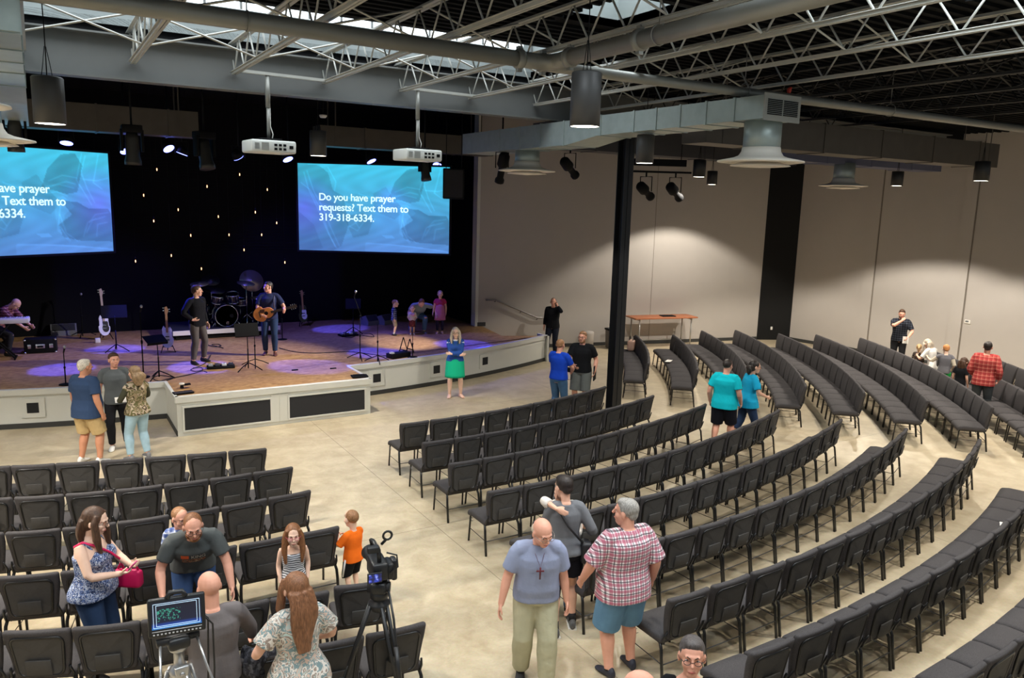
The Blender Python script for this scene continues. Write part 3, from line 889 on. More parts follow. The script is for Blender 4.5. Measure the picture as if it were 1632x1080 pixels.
def profile_spot(label, px, py, Y, head, tilt, lens=False, top=7.11, aim=None, at=None):
    p = at if at is not None else on_y(px, py, Y)
    if aim: light('added_front_fill', 'SPOT', p + (gp(aim[0], aim[1], 1.4) - p).normalized() * .5, aim[2], (1.0, .95, .9), gp(aim[0], aim[1], 1.4), spot_size=radians(aim[3]), spot_blend=.8, shadow_soft_size=.08)  # added fill to brighten the stage people, set ahead of the barrel
    t = thing('profile_spotlight', label, 'stage light', p, head, group='black profile spotlights')
    M = Matrix.Rotation(tilt, 4, 'X')
    b = MB(); b.lathe([(.0, .36), (.08, .36), (.12, .30), (.13, .08), (.10, .04), (.075, .0), (.075, -.22), (.105, -.27), (.105, -.34), (.0, -.33)], n=18, M=M); b.build('barrel', m_black, t)
    MB().lathe([(.0, -.335), (.095, -.336), (.095, -.342), (.0, -.343)], n=18, M=M).build('lens', mat('violet_lens', (90, 80, 255), .3, emit=3.0, emit_col=(80, 70, 255)) if lens else mat('dark_glass', (60, 55, 55), .15), t)
    y = MB(); y.tube([(-.15, 0, 0), (-.15, 0, .34), (.15, 0, .34), (.15, 0, 0)], .014, 6); y.tube([(0, 0, .34), (0, 0, top - p.z + .02)], .02, 8); y.build('yoke', m_black, t)
    return t
profile_spot('black stage spotlight aimed down, left of diffuser', 800, 268, 15.2, radians(-10), radians(28), aim=(662, 512, 1300, 24))
profile_spot('black stage spotlight pointing left below beige wall top', 908, 268, 15.2, radians(-64), radians(62), aim=(365, 520, 2300, 34))
t = thing('lighting_bar', 'short black bar with raceway holding two stage spotlights', 'lighting bar', on_y(1052, 274, 14.4), radians(-30))
MB().tube([(-.75, 0, 0), (.75, 0, 0)], .024, 8).build('tube', m_black, t)
MB().box((0, .05, .22), (1.25, .09, .16)).build('raceway', m_black, t)
MB().tube([(-.45, .05, .3), (-.45, .05, 1.7)], .01, 6).tube([(.5, .05, .3), (.5, .05, 1.7)], .01, 6).build('hanger', m_black, t)
profile_spot('black stage spotlight with violet lens on bar beside column', 1030, 309, 14.4, radians(-66), radians(68), True, on_y(1052, 274, 14.4).z, at=on_y(1052, 274, 14.4) + Vector((-.28, .16, -.46)))
profile_spot('black stage spotlight on bar, right of violet one', 1072, 305, 14.3, radians(-66), radians(66), top=on_y(1052, 274, 14.4).z, at=on_y(1052, 274, 14.4) + Vector((.33, -.19, -.46)))
# amber bulbs hung in front of the back wall
m_bulb = mat('amber_filament', (255, 190, 130), .4, emit=3.2, emit_col=(255, 176, 120))
BULBS = [(250, 270), (382, 278), (330, 297), (229, 311), (284, 334), (348, 345), (407, 338), (245, 352), (304, 375), (365, 374), (417, 374), (389, 398), (273, 407), (216, 416), (321, 428), (426, 302), (441, 355), (454, 418)]
for i, (x, y) in enumerate(BULBS):
    p = on_y(x, y, 22.0)
    t = thing('amber_bulb', 'tiny amber bulb hanging before the black stage wall', 'bulb', p, group='amber bulbs before the stage wall')
    MB().ell((0, 0, 0), (.012, .012, .034)).build('glass', m_bulb, t)
    MB().tube([(0, 0, .045), (0, 0, .11)], .016, 6).tube([(0, 0, .1), (0, 0, 7.1 - p.z)], .003, 4).build('cord', m_black, t)
mb = MB()
for k in range(34): mb.box((3.9, 23.49, 2.9 + k * .085), (9.5, .02, .05))
struct('wall_stage_slats', mb, m_blackwall)
# ================================================================== PEOPLE
def remesh(mb, voxel, smooth=4, fac=0.5):
    me = mb.mesh('tmp')
    o = bpy.data.objects.new('tmp', me); COL.objects.link(o)
    r = o.modifiers.new('r', 'REMESH'); r.mode = 'VOXEL'; r.voxel_size = voxel; r.use_smooth_shade = True
    if smooth:
        s = o.modifiers.new('s', 'SMOOTH'); s.factor = fac; s.iterations = smooth
    dg = bpy.context.evaluated_depsgraph_get()
    out = bpy.data.meshes.new_from_object(o.evaluated_get(dg))
    bpy.data.objects.remove(o); bpy.data.meshes.remove(me)
    return out

def obj_from(me, name, mats, parent=None):
    me.materials.clear()
    for m in (mats if isinstance(mats, (list, tuple)) else [mats]): me.materials.append(m)
    me.name = name
    for p in me.polygons: p.use_smooth = True
    o = bpy.data.objects.new(name, me); COL.objects.link(o)
    if parent is not None: o.parent = parent
    return o

SKIN = {}
def skin(tone):
    cols = {'light': (226, 176, 150), 'pink': (224, 164, 140), 'tan': (196, 138, 108), 'fair': (236, 196, 172)}
    return mat('skin_' + tone, cols[tone], .5, noise=.05, nscale=30, spec=.3)
m_eyew = mat('eye_white', (236, 232, 226), .3)
m_eyed = mat('eye_dark', (40, 30, 26), .2)
m_lip = mat('lips', (178, 96, 88), .5)
def hairmat(name, col):
    def build(nt, b, co):
        mp = nt.nodes.new('ShaderNodeMapping'); mp.inputs['Scale'].default_value = (60, 60, 9); nt.links.new(co, mp.inputs[0])
        n = N(nt, 'ShaderNodeTexNoise', Scale=2.0, Detail=3.0); nt.links.new(mp.outputs[0], n.inputs['Vector'])
        a = tuple(lin(c) * .55 for c in col) + (1,); d = tuple(min(1, lin(c) * 1.4) for c in col) + (1,)
        nt.links.new(ramp(nt, n.outputs['Fac'], [(.3, a), (.7, d)]), b.inputs['Base Color'])
        bp = nt.nodes.new('ShaderNodeBump'); bp.inputs['Strength'].default_value = .5; bp.inputs['Distance'].default_value = .006
        nt.links.new(n.outputs['Fac'], bp.inputs['Height']); nt.links.new(bp.outputs['Normal'], b.inputs['Normal'])
    return node_mat('hair_' + name, build, .5, .4)
H_BROWN = hairmat('brown', (74, 50, 34)); H_DARK = hairmat('dark', (44, 36, 32)); H_GREY = hairmat('grey', (150, 146, 140)); H_WHITE = hairmat('white', (206, 196, 180))
H_BLOND = hairmat('blonde', (176, 144, 102)); H_RED = hairmat('ginger', (206, 140, 84)); H_ASH = hairmat('ash', (196, 180, 160)); H_SANDY = hairmat('sandy', (150, 108, 74)); H_LBROWN = hairmat('light_brown', (128, 84, 52))
H_GREYD = hairmat('dark_grey', (84, 78, 76))
m_white_shoe = mat('white_shoe', (232, 230, 226), .6)
m_black_shoe = mat('black_shoe', (26, 26, 28), .6)
m_brown_shoe = mat('brown_shoe', (92, 52, 44), .6)
m_grey_shoe = mat('grey_shoe', (120, 120, 124), .7, noise=.5, nscale=18)
m_nude_shoe = mat('nude_shoe', (226, 186, 164), .6)
def cloth(name, col, n=.10, sc=10): return mat(name, col, .9, noise=n, nscale=sc, spec=.15, bump=.9)
def denim(name, col): return mat(name, col, .9, noise=.22, nscale=9, spec=.15, bump=.1)
DEN = denim('mid_denim', (74, 106, 140)); DEN_D = denim('dark_denim', (42, 58, 88)); DEN_L = denim('light_denim', (160, 190, 206)); DEN_S = denim('blue_denim', (96, 132, 160))

class Person:
    def __init__(s, label, loc, heading, h=1.75, head=None, tone='light', build=1.0, fem=False, belly=0.0, lean=0, side=0, twist=0, hip=(0, 0, 0),
                 hyaw=0, hpitch=0, hroll=0, armR=None, armL=None, legR=None, legL=None, curl=25, voxel=.009, feet=(8, 8), shw=None):
        s.hh = head or .228; s.k = s.hh / .228; s.s = (h - s.hh) / 1.522; s.b = build; s.fem = fem; s.belly = belly
        s.sw = shw or (.162 if fem else .185)
        s.hip = Vector(hip); s.vox = voxel
        s.Rt = Matrix.Rotation(radians(twist), 3, 'Z') @ Matrix.Rotation(radians(side), 3, 'Y') @ Matrix.Rotation(radians(-lean), 3, 'X')
        s.qt = s.Rt.to_quaternion()
        s.loc = Vector(loc); s.rz = -radians(heading)
        s.W = Matrix.Translation(s.loc) @ Matrix.Rotation(s.rz, 4, 'Z')
        s.piv = Vector((0, 0, .95))
        s.sh = {}; s.arm = {}; s.leg = {}
        for sg, a in ((1, armR), (-1, armL)):
            S = s.T(Vector((sg * s.sw * (.94 + .06 * build), -.005, 1.405)))
            a = a or {}
            w = Vector(a.get('w', (.255 + .03 * (build - 1), .05, .87)))
            if not a.get('abs'): w = Vector((w.x * sg, w.y, w.z))
            if a.get('torso'): w = s.T(w)
            e = Vector(a.get('e', (.35, -1, 0))); e = Vector((e.x * sg, e.y, e.z))
            S2, E, Wp = s.ik(S, w, .295, .262, e)
            d = Vector(a['d']) if 'd' in a else (Wp - E)
            if 'd' in a: d = Vector((d.x * sg, d.y, d.z))
            d.normalize()
            n = Vector(a.get('n', (-1, .25, 0))); n = Vector((n.x * sg, n.y, n.z))
            s.arm[sg] = (S, E, Wp, d, (n - d * n.dot(d)).normalized(), a.get('curl', curl))
        for sg, l, fa in ((1, legR, feet[0]), (-1, legL, feet[1])):
            l = l or {}
            Hj = Vector((sg * .092 * (.7 + .3 * build), 0, .90)) + s.hip
            a = Vector(l.get('a', (.105, 0, .085)))
            if not l.get('abs'): a = Vector((a.x * sg, a.y, a.z))
            e = Vector(l.get('e', (.12, 1, 0))); e = Vector((e.x * sg, e.y, e.z))
            Hp, K, A = s.ik(Hj, a, .43, .405, e)
            s.leg[sg] = (Hp, K, A, l.get('foot', None), radians(l.get('fa', fa)) * -sg)
        s.Rh = s.Rt @ Matrix.Rotation(radians(-hyaw), 3, 'Z') @ Matrix.Rotation(radians(-hpitch), 3, 'X') @ Matrix.Rotation(radians(hroll), 3, 'Y')
        s.nb = s.T(Vector((0, -.01, 1.45)))
        s.hc = s.nb * s.s + s.Rt @ Vector((0, .02, .045 * s.s)) + (s.Rt.lerp(s.Rh, .5) @ Vector((0, .0, 0))) + s.Rh @ Vector((0, .02 * s.k, .118 * s.k))
        s.body(label, tone)
    def ik(s, A, B, la, lb, hint):
        d = B - A; L = d.length
        mx = la + lb - .004
        if L > mx: d = d * (mx / L); L = mx
        L = max(L, abs(la - lb) + .02)
        u = d.normalized()
        x = (la * la - lb * lb + L * L) / (2 * L); hgt = sqrt(max(0, la * la - x * x))
        p = hint - u * hint.dot(u)
        p = p.normalized() if p.length > 1e-6 else u.orthogonal().normalized()
        return A, A + u * x + p * hgt, A + u * L
    def T(s, p):
        f = max(0, min(1, (p.z - .93) / .27))
        R = Quaternion().slerp(s.qt, f).to_matrix()
        return s.piv + R @ (p - s.piv) + s.hip
    def prof(s):
        b, bl = s.b, s.belly
        if s.fem:
            P = [(.83, .10, .085, -.005), (.88, .165, .115, -.01), (.94, .178, .122, -.008), (1.02, .155, .105, 0), (1.10, .132, .09, .005), (1.20, .140, .098, .01), (1.29, .152, .115, .018), (1.36, .148, .098, .005), (1.41, .128, .075, -.005), (1.45, .075, .06, -.01), (1.48, .05, .05, -.01)]
        else:
            P = [(.83, .10, .09, 0), (.88, .155, .11, 0), (.94, .168, .115, 0), (1.02, .158, .108, .004), (1.10, .152, .103, .006), (1.20, .162, .11, .006), (1.29, .172, .118, .006), (1.36, .168, .108, 0), (1.41, .145, .082, -.006), (1.45, .085, .066, -.01), (1.48, .056, .056, -.01)]
        out = []
        for z, w, d, y in P:
            g = math.exp(-((z - 1.05) / .13) ** 2) * bl
            q = b if z < 1.38 else (1 + (b - 1) * .5)
            out.append((z, w * q + g * .35, d * q + g * .5, y + g * .5))
        return out
    def prof_at(s, z):
        P = s.prof()
        if z <= P[0][0]: return P[0][1:]
        for a, c in zip(P[:-1], P[1:]):
            if a[0] <= z <= c[0]:
                u = (z - a[0]) / (c[0] - a[0]); return tuple(a[i] + (c[i] - a[i]) * u for i in (1, 2, 3))
        return P[-1][1:]
    def ring(s, z, w, d, y, n=22, pw=2.4):
        R = []
        for k in range(n):
            a = 2 * pi * k / n
            cx = abs(cos(a)) ** (2 / pw) * (1 if cos(a) >= 0 else -1); sy = abs(sin(a)) ** (2 / pw) * (1 if sin(a) >= 0 else -1)
            R.append(s.T(Vector((w * cx, y + d * sy, z))) * s.s)
        return R
    def pts(s, L): return [p * s.s for p in L]
    def limb_arm(s, mb, sg, off=0.0, t0=0.0, t1=2.0, flare=0.0, n=14):
        S, E, W = s.arm[sg][:3]; q = s.b ** .8 * (.86 if s.fem else 1.0)
        def at(t):
            return S.lerp(E, t) if t <= 1 else E.lerp(W, t - 1)
        def rad(t):
            X = [(0, .056), (.25, .054), (.6, .047), (1, .041), (1.25, .043), (1.6, .035), (2, .027)]
            for a, c in zip(X[:-1], X[1:]):
                if a[0] <= t <= c[0]: return (a[1] + (c[1] - a[1]) * (t - a[0]) / (c[0] - a[0])) * q
            return X[-1][1] * q
        m = 9; ts = [t0 + (t1 - t0) * i / m for i in range(m + 1)]
        P = [at(t) for t in ts]
        rs = [rad(t) * s.s + off * s.s + flare * s.s * (i / m) for i, t in enumerate(ts)]
        if t0 == 0:
            if off == 0: P = [S + Vector((-sg * .045, 0, -.012))] + P; rs = [rs[0] * .72] + [rs[0] * .92] + rs[1:]
            else: P = [S + Vector((-sg * .06, 0, -.006))] + P; rs = [rs[0] * .98] + rs
        mb.tube(s.pts(P), rs, n, round_caps=(t1 >= 2 and off == 0))
    def limb_leg(s, mb, sg, off=0.0, t0=0.0, t1=2.0, flare=0.0, n=16):
        Hp, K, A = s.leg[sg][:3]; q = s.b ** .8
        def at(t):
            p = Hp.lerp(K, t) if t <= 1 else K.lerp(A, t - 1)
            if t > 1: p = p + Vector((0, -.012 * sin(pi * min(1, (t - 1) * 1.6)), 0))
            return p
        def rad(t):
            X = [(0, .090), (.2, .088), (.6, .070), (1, .055), (1.3, .058), (1.6, .045), (1.9, .036), (2, .036)]
            for a, c in zip(X[:-1], X[1:]):
                if a[0] <= t <= c[0]: return (a[1] + (c[1] - a[1]) * (t - a[0]) / (c[0] - a[0])) * q
            return X[-1][1] * q
        m = 12; ts = [t0 + (t1 - t0) * i / m for i in range(m + 1)]
        P = [at(t) for t in ts]; rs = [rad(t) * s.s + off * s.s + flare * s.s * (i / m) for i, t in enumerate(ts)]
        mb.tube(s.pts(P), rs, n)
    def footframe(s, sg):
        Hp, K, A, fd, fa = s.leg[sg]
        if fd is not None:
            f = Vector(fd).normalized(); up = Vector((0, 0, 1)); up = up - f * up.dot(f)
            if up.length < .2: up = -(Vector((0, 1, 0)) - f * f.y)
            up.normalize()
        else:
            f = Matrix.Rotation(fa, 3, 'Z') @ Vector((0, 1, 0)); up = Vector((0, 0, 1))
        r = f.cross(up)
        M = Matrix((r, f, up)).transposed()
        return A * s.s, M
    def shoe(s, mb, sg, infl=1.0):
        A, M = s.footframe(sg); q = s.s
        def ringf(y, hw, z0, z1, n=12):
            R = []
            for k in range(n):
                a = 2 * pi * k / n
                R.append(A + M @ (Vector((hw * cos(a) * infl, y, (z0 + z1) / 2 + (z1 - z0) / 2 * sin(a) * infl)) * q))
            return R
        zb = -.083
        mb.rings([ringf(-.075, .012, zb + .01, -.03), ringf(-.068, .030, zb, .0), ringf(-.04, .036, zb, .028), ringf(0, .038, zb, .03), ringf(.05, .042, zb, -.012), ringf(.10, .047, zb, -.035), ringf(.145, .044, zb, -.048), ringf(.175, .028, zb + .003, -.056), ringf(.185, .01, zb + .01, -.062)])
    def hand(s, mb, sg):
        S, E, W, d, n, curl = s.arm[sg]
        q = s.s * (.92 if s.fem else 1.0); W = W * s.s
        side = d.cross(n) * 1.0
        th = 1 if sg > 0 else -1
        sd = side * th
        def P(a, b, c): return W + (d * a + sd * b + n * c) * q
        def ringp(a, hw, ht, c=0):
            R = []
            for k in range(12):
                t = 2 * pi * k / 12
                R.append(P(a, hw * cos(t), c + ht * sin(t)))
            return R
        mb.rings([ringp(-.02, .024, .019), ringp(.01, .028, .017), ringp(.045, .039, .015), ringp(.075, .041, .013), ringp(.092, .036, .010)])
        for b, L, r in ((.030, .068, .0088), (.0105, .076, .0090), (-.0095, .070, .0088), (-.028, .054, .0078)):
            ang = 0; p = Vector((.085, b, 0)); seq = [p.copy() + Vector((-.015, 0, 0)), p.copy()]
            for j, fr in enumerate((.45, .30, .25)):
                ang += radians(curl * (1.0 if j else .8))
                p = p + Vector((cos(ang), b * .25, sin(ang))) * L * fr
                seq.append(p.copy())
            mb.tube([P(*v) for v in seq], [r * q, r * q, r * q * .97, r * q * .92, r * q * .8], 8, round_caps=True)
        c = radians(curl)
        mb.tube([P(.012, .022, .004), P(.035, .043, .010 + .012 * sin(c)), P(.060, .054, .014 + .03 * sin(c)), P(.082, .054 - .012 * sin(c), .016 + .05 * sin(c))], [.0125 * q, .0115 * q, .0102 * q, .0085 * q], 8, round_caps=True)
    def hd(s, x, y, z): return s.hc + s.Rh @ (Vector((x, y, z)) * s.k)
    def body(s, label, tone):
        mb = MB()
        mb.rings([s.ring(*r) for r in s.prof()])
        nr = .047 if s.fem else .055
        mb.tube([s.nb * s.s - s.Rt @ Vector((0, 0, .03 * s.s)), s.nb * s.s, s.hd(0, -.022, -.045), s.hd(0, -.02, 0)], [nr * s.s * 1.25 * s.b ** .4, nr * s.s * s.b ** .4, nr * .98 * s.k * s.b ** .3, nr * .9 * s.k], 14)
        for sg in (1, -1):
            s.limb_arm(mb, sg); s.hand(mb, sg); s.limb_leg(mb, sg); s.shoe(mb, sg, .86)
        R = s.Rh; k = s.k; j = 1.0 if not s.fem else .94
        def e(c, r): mb.ell(s.hd(*c), [q * k for q in r], R=R)
        wide = 1 + .25 * (s.b - 1)
        e((0, -.012, .030), (.075, .094, .085)); e((0, .020, -.036), (.058 * j * wide, .064, .074)); e((0, .052, -.086), (.034 * j * wide, .029, .026))
        for sg in (1, -1):
            e((sg * .032, .048, -.026), (.030 * wide, .030, .030)); e((sg * .077, -.006, -.006), (.011, .021, .032))
        e((0, .070, .027), (.050, .021, .015)); e((0, .078, -.060), (.026, .014, .012))
        mb.tube([s.hd(0, .080, .022), s.hd(0, .094, .002), s.hd(0, .106, -.020), s.hd(0, .096, -.028)], [.008 * k, .0095 * k, .0135 * k, .010 * k], 8)
        if s.belly > .05: e((0, .03, -.095), (.045, .04, .03))
        me = remesh(mb, s.vox, 3, .4)
        # eyes, brows and lips set on the face of the same mesh
        bv = BVHTree.FromPolygons([v.co for v in me.vertices], [p.vertices for p in me.polygons])
        f = s.Rh @ Vector((0, 1, 0))
        ft = MB()
        def on(x, z):
            o = s.hd(x, .3, z); hit = bv.ray_cast(o, -f)
            return hit[0] if hit[0] is not None else s.hd(x, .08, z)
        for sg in (1, -1):
            p = on(sg * .030, .006)
            ft.cur = 1; ft.ell(p - f * .001, (.0135 * k, .005, .0075 * k), R=R, nu=10, nv=6)
            ft.cur = 2; ft.ell(p + f * .002, (.0062 * k, .0035, .0062 * k), R=R, nu=8, nv=5)
            ft.cur = 3; a, b_, c = on(sg * .014, .024), on(sg * .030, .031), on(sg * .048, .024)
            ft.tube([a, b_, c], [.0036 * k, .0042 * k, .0026 * k], 6)
        ft.cur = 4; p = on(0, -.060); a, c = on(-.022, -.0595), on(.022, -.0595)
        ft.tube([a, p + f * .0015, c], [.003 * k, .0062 * k, .003 * k], 6)
        nm = len(me.vertices)
        V = [v.co.copy() for v in me.vertices] + [Vector(v) for v in ft.v]
        Fc = [tuple(p.vertices) for p in me.polygons] + [tuple(i + nm for i in fc) for fc in ft.f]
        mi = [0] * len(me.polygons) + ft.mi
        me2 = bpy.data.meshes.new('person'); me2.from_pydata(V, [], Fc)
        bpy.data.meshes.remove(me)
        me2.polygons.foreach_set('material_index', mi)
        o = bpy.data.objects.new('person', me2); COL.objects.link(o)
        s.browm = mat('brow', (74, 54, 42), .8)
        for m in (skin(tone), m_eyew, m_eyed, s.browm, m_lip): me2.materials.append(m)
        me2.polygons.foreach_set('use_smooth', [True] * len(me2.polygons))
        o.location = s.loc; o.rotation_euler = (0, 0, s.rz)
        tag(o, label, 'person')
        s.o = o
    # ---- clothing
    def shirt(s, m, sleeve=.62, hem=.86, neck=1.462, off=.016, name='shirt', flare=.01, bust=True, low=None, slf=.012, vox=.0105):
        mb = MB(); R = []
        zs = [hem] + [z for z, *_ in s.prof() if z > hem + .02 and z < neck - .012] + [neck]
        for i, z in enumerate(zs):
            w, d, y = s.prof_at(z)
            fl = flare * max(0, (1.1 - z) / .24)
            if z < .93: w0, d0, y0 = s.prof_at(.93); w, d, y = max(w, w0), max(d, d0), y0
            oo = off if z < 1.40 else max(off * .75, .012)
            R.append(s.ring(z, w + oo + fl, d + oo + fl, y))
        mb.rings(R)
        if s.fem and bust and s.s > .85:
            for sg in (1, -1): mb.ell(s.T(Vector((sg * .072 * s.b, .105 * s.b, 1.265))) * s.s, (.072 * s.b * s.s, .055 * s.b * s.s, .07 * s.b * s.s))
        if sleeve > 0:
            for sg in (1, -1):
                s.limb_arm(mb, sg, off * .8, 0, sleeve, slf if sleeve < 1.5 else 0.002)
                S = s.arm[sg][0]
                if neck > 1.43: mb.tube(s.pts([s.T(Vector((sg * .045, -.012, 1.44))), s.T(Vector((sg * .10, -.010, 1.432))), S + Vector((0, 0, .0))]), [.05 * s.s, (.052 + off * .6) * s.s, (.056 * s.b ** .8 * (.86 if s.fem else 1) + off * .8) * s.s], 12)
        else:
            for sg in (1, -1):
                a = s.T(Vector((sg * s.sw * .62, -.0, 1.40))); mb.tube(s.pts([s.T(Vector((sg * .10, .085 * s.b, 1.33))), s.T(Vector((sg * .115, .02, 1.445))), s.T(Vector((sg * .11, -.085, 1.35)))]), .022 * s.s, 8)
        return obj_from(remesh(mb, max(vox, s.vox), 4), name, m, s.o)
    def trousers(s, m, end=1.93, waist=.97, off=.013, flare=.008, name='trousers', vox=.0105):
        mb = MB(); R = []
        for z in (.84, .88, .94, waist):
            w, d, y = s.prof_at(z); oo = min(off, .010) if z >= .93 else off; R.append(s.ring(z, w + oo, d + oo, y))
        mb.rings(R)
        for sg in (1, -1): s.limb_leg(mb, sg, off, 0, end, flare)
        return obj_from(remesh(mb, max(vox, s.vox), 3), name, m, s.o)
    def skirt(s, m, top=1.02, hem=.5, w1=.25, d1=.2, name='skirt', folds=9, amp=.012):
        mb = MB(); R = []; n = 54
        for i in range(9):
            u = i / 8; z = top + (hem - top) * u
            w, d, y = s.prof_at(max(z, .94)); w += .016; d += .016
            w = w + (w1 - w) * u ** .8; d = d + (d1 - d) * u ** .8
            rr = []
            for k in range(n):
                a = 2 * pi * k / n; q = 1 + amp * 8 * u * sin(a * folds) * .12
                rr.append(s.T(Vector((w * cos(a) * q, y + d * sin(a) * q, z))) * s.s)
            R.append(rr)
        mb.rings(R)
        o = mb.build(name, m, s.o); return o
    def shoes(s, m, sock=None, name='shoe', high=0):
        for sg in (1, -1):
            mb = MB(); s.shoe(mb, sg, 1.08)
            A, M = s.footframe(sg)
            obj_from(remesh(mb, .009, 2), name, m, s.o)
            if sock:
                Hp, K, An = s.leg[sg][:3]
                MB().tube(s.pts([An + (K - An) * t for t in (-.02, .12, .2 + high)]), [.043 * s.s, .042 * s.s, .045 * s.s], 12).build('sock', sock, s.o)
    def sole(s, m):
        for sg in (1, -1):
            A, M = s.footframe(sg)
            P = [(-.045, -.07), (.045, -.07), (.05, .06), (.052, .12), (.03, .188), (-.03, .188), (-.052, .12), (-.05, .06)]
            mb = MB(); mb.rings([[A + M @ (Vector((x, y, z)) * s.s) for x, y in P] for z in (-.087, -.068)], True, False)
            mb.build('shoe_sole', m, s.o)
    def hair(s, m, style='short', L=.3, vox=.0075, front=True, w=1.0):
        mb = MB(); R = s.Rh; k = s.k
        def e(c, r): mb.ell(s.hd(*c), [q * k for q in r], R=R)
        if style == 'balding':
            e((0, -.045, .004), (.079, .066, .052)); 
        elif style == 'crew':
            e((0, -.022, .036), (.078, .093, .083))
        elif style == 'short':
            e((0, -.026, .040), (.082, .097, .087)); e((0, .02, .085), (.058, .05, .036)); e((0, -.07, -.01), (.062, .045, .05))
        elif style in ('long', 'bob', 'tail'):
            e((0, -.024, .038), (.085, .098, .088))
            if style != 'tail':
                e((0, -.052, -.012), (.080, .078, .085))
                R2 = []
                dn = Vector((0, 0, -1))
                base = s.hd(0, -.055, .02)
                back = s.Rt @ Vector((0, -1, 0))
                rt = s.Rh @ Vector((1, 0, 0))
                nn = 8
                for i in range(nn + 1):
                    u = i / nn
                    c = base + dn * (L * u) + back * (.02 * k + .055 * s.s * min(1, u * 2.2) + (.03 if L > .4 else 0) * u)
                    hw = (.084 * k + .020 * k * sin(pi * min(1, u * 1.1)) * w) * (1 if u < .45 else 1 - (u - .45) * .8); hdp = (.055 * k - .026 * k * u) * (1 if u < .85 else .7)
                    R2.append([c + rt * (hw * cos(2 * pi * q / 30) * (1 + .05 * sin(q * 2.6 + 4 * u)) + .012 * k * sin(5 * u + q * .4)) + back * (hdp * sin(2 * pi * q / 30) * (1 + .22 * sin(q * 2.1 + 6 * u)) + .008 * k * sin(8 * u)) for q in range(30)])
                mb.rings(R2)
                if front:
                    for sg in (1, -1):
                        a = s.hd(sg * .062, .025, .075); b_ = s.hd(sg * .083, .022, .01); fl = min(L * .85, .32)
                        mb.tube([a, b_, b_ + dn * fl * .5 + rt * sg * .012 + s.Rt @ Vector((0, .02, 0)), b_ + dn * fl + rt * sg * .0 + s.Rt @ Vector((0, .045, 0))], [.022 * k, .030 * k, .034 * k, .016 * k], 10)
            else:
                e((0, -.115, .045), (.034, .034, .034))
                mb.tube([s.hd(0, -.12, .05), s.hd(0, -.155, .02), s.hd(0, -.16, -.06), s.hd(0, -.14, -.13)], [.03 * k, .035 * k, .03 * k, .012 * k], 10)
        return obj_from(remesh(mb, vox, 7), 'hair', m, s.o)
    def beard(s, m):
        mb = MB()
        mb.ell(s.hd(0, .050, -.088), [q * s.k for q in (.045, .042, .030)], R=s.Rh); mb.ell(s.hd(0, .075, -.046), [q * s.k for q in (.030, .020, .007)], R=s.Rh)
        for sg in (1, -1): mb.ell(s.hd(sg * .050, .022, -.060), [q * s.k for q in (.018, .035, .040)], R=s.Rh)
        return obj_from(remesh(mb, .006, 2), 'beard', m, s.o)
    def glasses(s, m):
        mb = MB(); k = s.k
        for sg in (1, -1):
            mb.tube([s.hd(sg * .032 + .021 * cos(a), .101, .004 + .015 * sin(a)) for a in [2 * pi * q / 14 for q in range(14)]], .0022 * k, 5, closed=True)
            mb.tube([s.hd(sg * .053, .100, .008), s.hd(sg * .080, .05, .010), s.hd(sg * .084, -.01, .006)], .002 * k, 5)
        mb.tube([s.hd(-.011, .102, .006), s.hd(.011, .102, .006)], .002 * k, 5)
        return mb.build('glasses', m, s.o)
    def collar(s, m):
        mb = MB(); R = []
        for z, w, d, y in ((1.425, .098, .080, -.008), (1.455, .076, .070, -.008), (1.478, .068, .064, -.010), (1.46, .082, .076, -.008), (1.43, .106, .088, -.006)):
            R.append(s.ring(z, w * (1 + (s.b - 1) * .4), d * (1 + (s.b - 1) * .4), y))
        mb.rings(R, False); return mb.build('collar', m, s.o)
    def w(s, p): return s.W @ Vector(p)
    def wrist(s, sg): return s.W @ (s.arm[sg][2] * s.s)
    def palm(s, sg, a=.075, c=.02):
        S, E, W, d, n, _ = s.arm[sg]; return s.W @ (W * s.s + (d * a + n * c) * s.s)
def bearing(p): return degrees(atan2(p[0], p[1]))
# ------------------------------------------------------------------ the people, far to near
HA = .248
ST = .75
m_frame = mat('dark_spectacle', (40, 30, 30), .4)
DOWN = dict(w=(.25, .04, .88))
# on the stage
p = Person('man in black sweater, hand on hip, standing at left of the drum kit', (2.92, 18.42, ST), 146, 1.78, HA, 'light', 1.04, hyaw=-48, armR=dict(w=(.185, .07, 1.0), e=(1, -.35, 0), d=(-.8, .5, -.25), n=(-.3, -.6, .5)), armL=DOWN, legR=dict(a=(.20, .05, .085)), legL=dict(a=(.16, -.02, .085)), voxel=.0085)
p.trousers(cloth('taupe_trousers', (92, 86, 84))); p.shirt(cloth('black_knit', (24, 24, 28)), 1.92, .84, name='sweater'); p.shoes(m_black_shoe); p.hair(H_BROWN); p.glasses(m_frame)
gp_ = Person('man in navy shirt playing an acoustic guitar on the stage', (4.60, 18.74, ST), 200, 1.78, HA, 'pink', 1.03, hyaw=46, armR=dict(w=(.14, .27, .99), e=(1, -.6, -.3), n=(-.1, -1, 0), d=(-1, .25, -.45), curl=35), armL=dict(w=(.36, .30, 1.06), e=(.8, -.3, -1), d=(.2, .5, .8), n=(-.4, -.6, .5), curl=60), legL=dict(a=(.12, .10, .085)), voxel=.0085)
p = gp_
p.trousers(DEN_D); p.shirt(cloth('navy_shirt', (44, 50, 82)), .75, .87); p.shoes(m_brown_shoe); p.hair(H_DARK); p.collar(cloth('navy_shirt', (44, 50, 82)))
p = Person('small boy in blue checked shirt standing on the stage', (8.38, 20.16, ST), 120, 1.02, .205, 'fair', 1.08, hpitch=5, voxel=.0085)
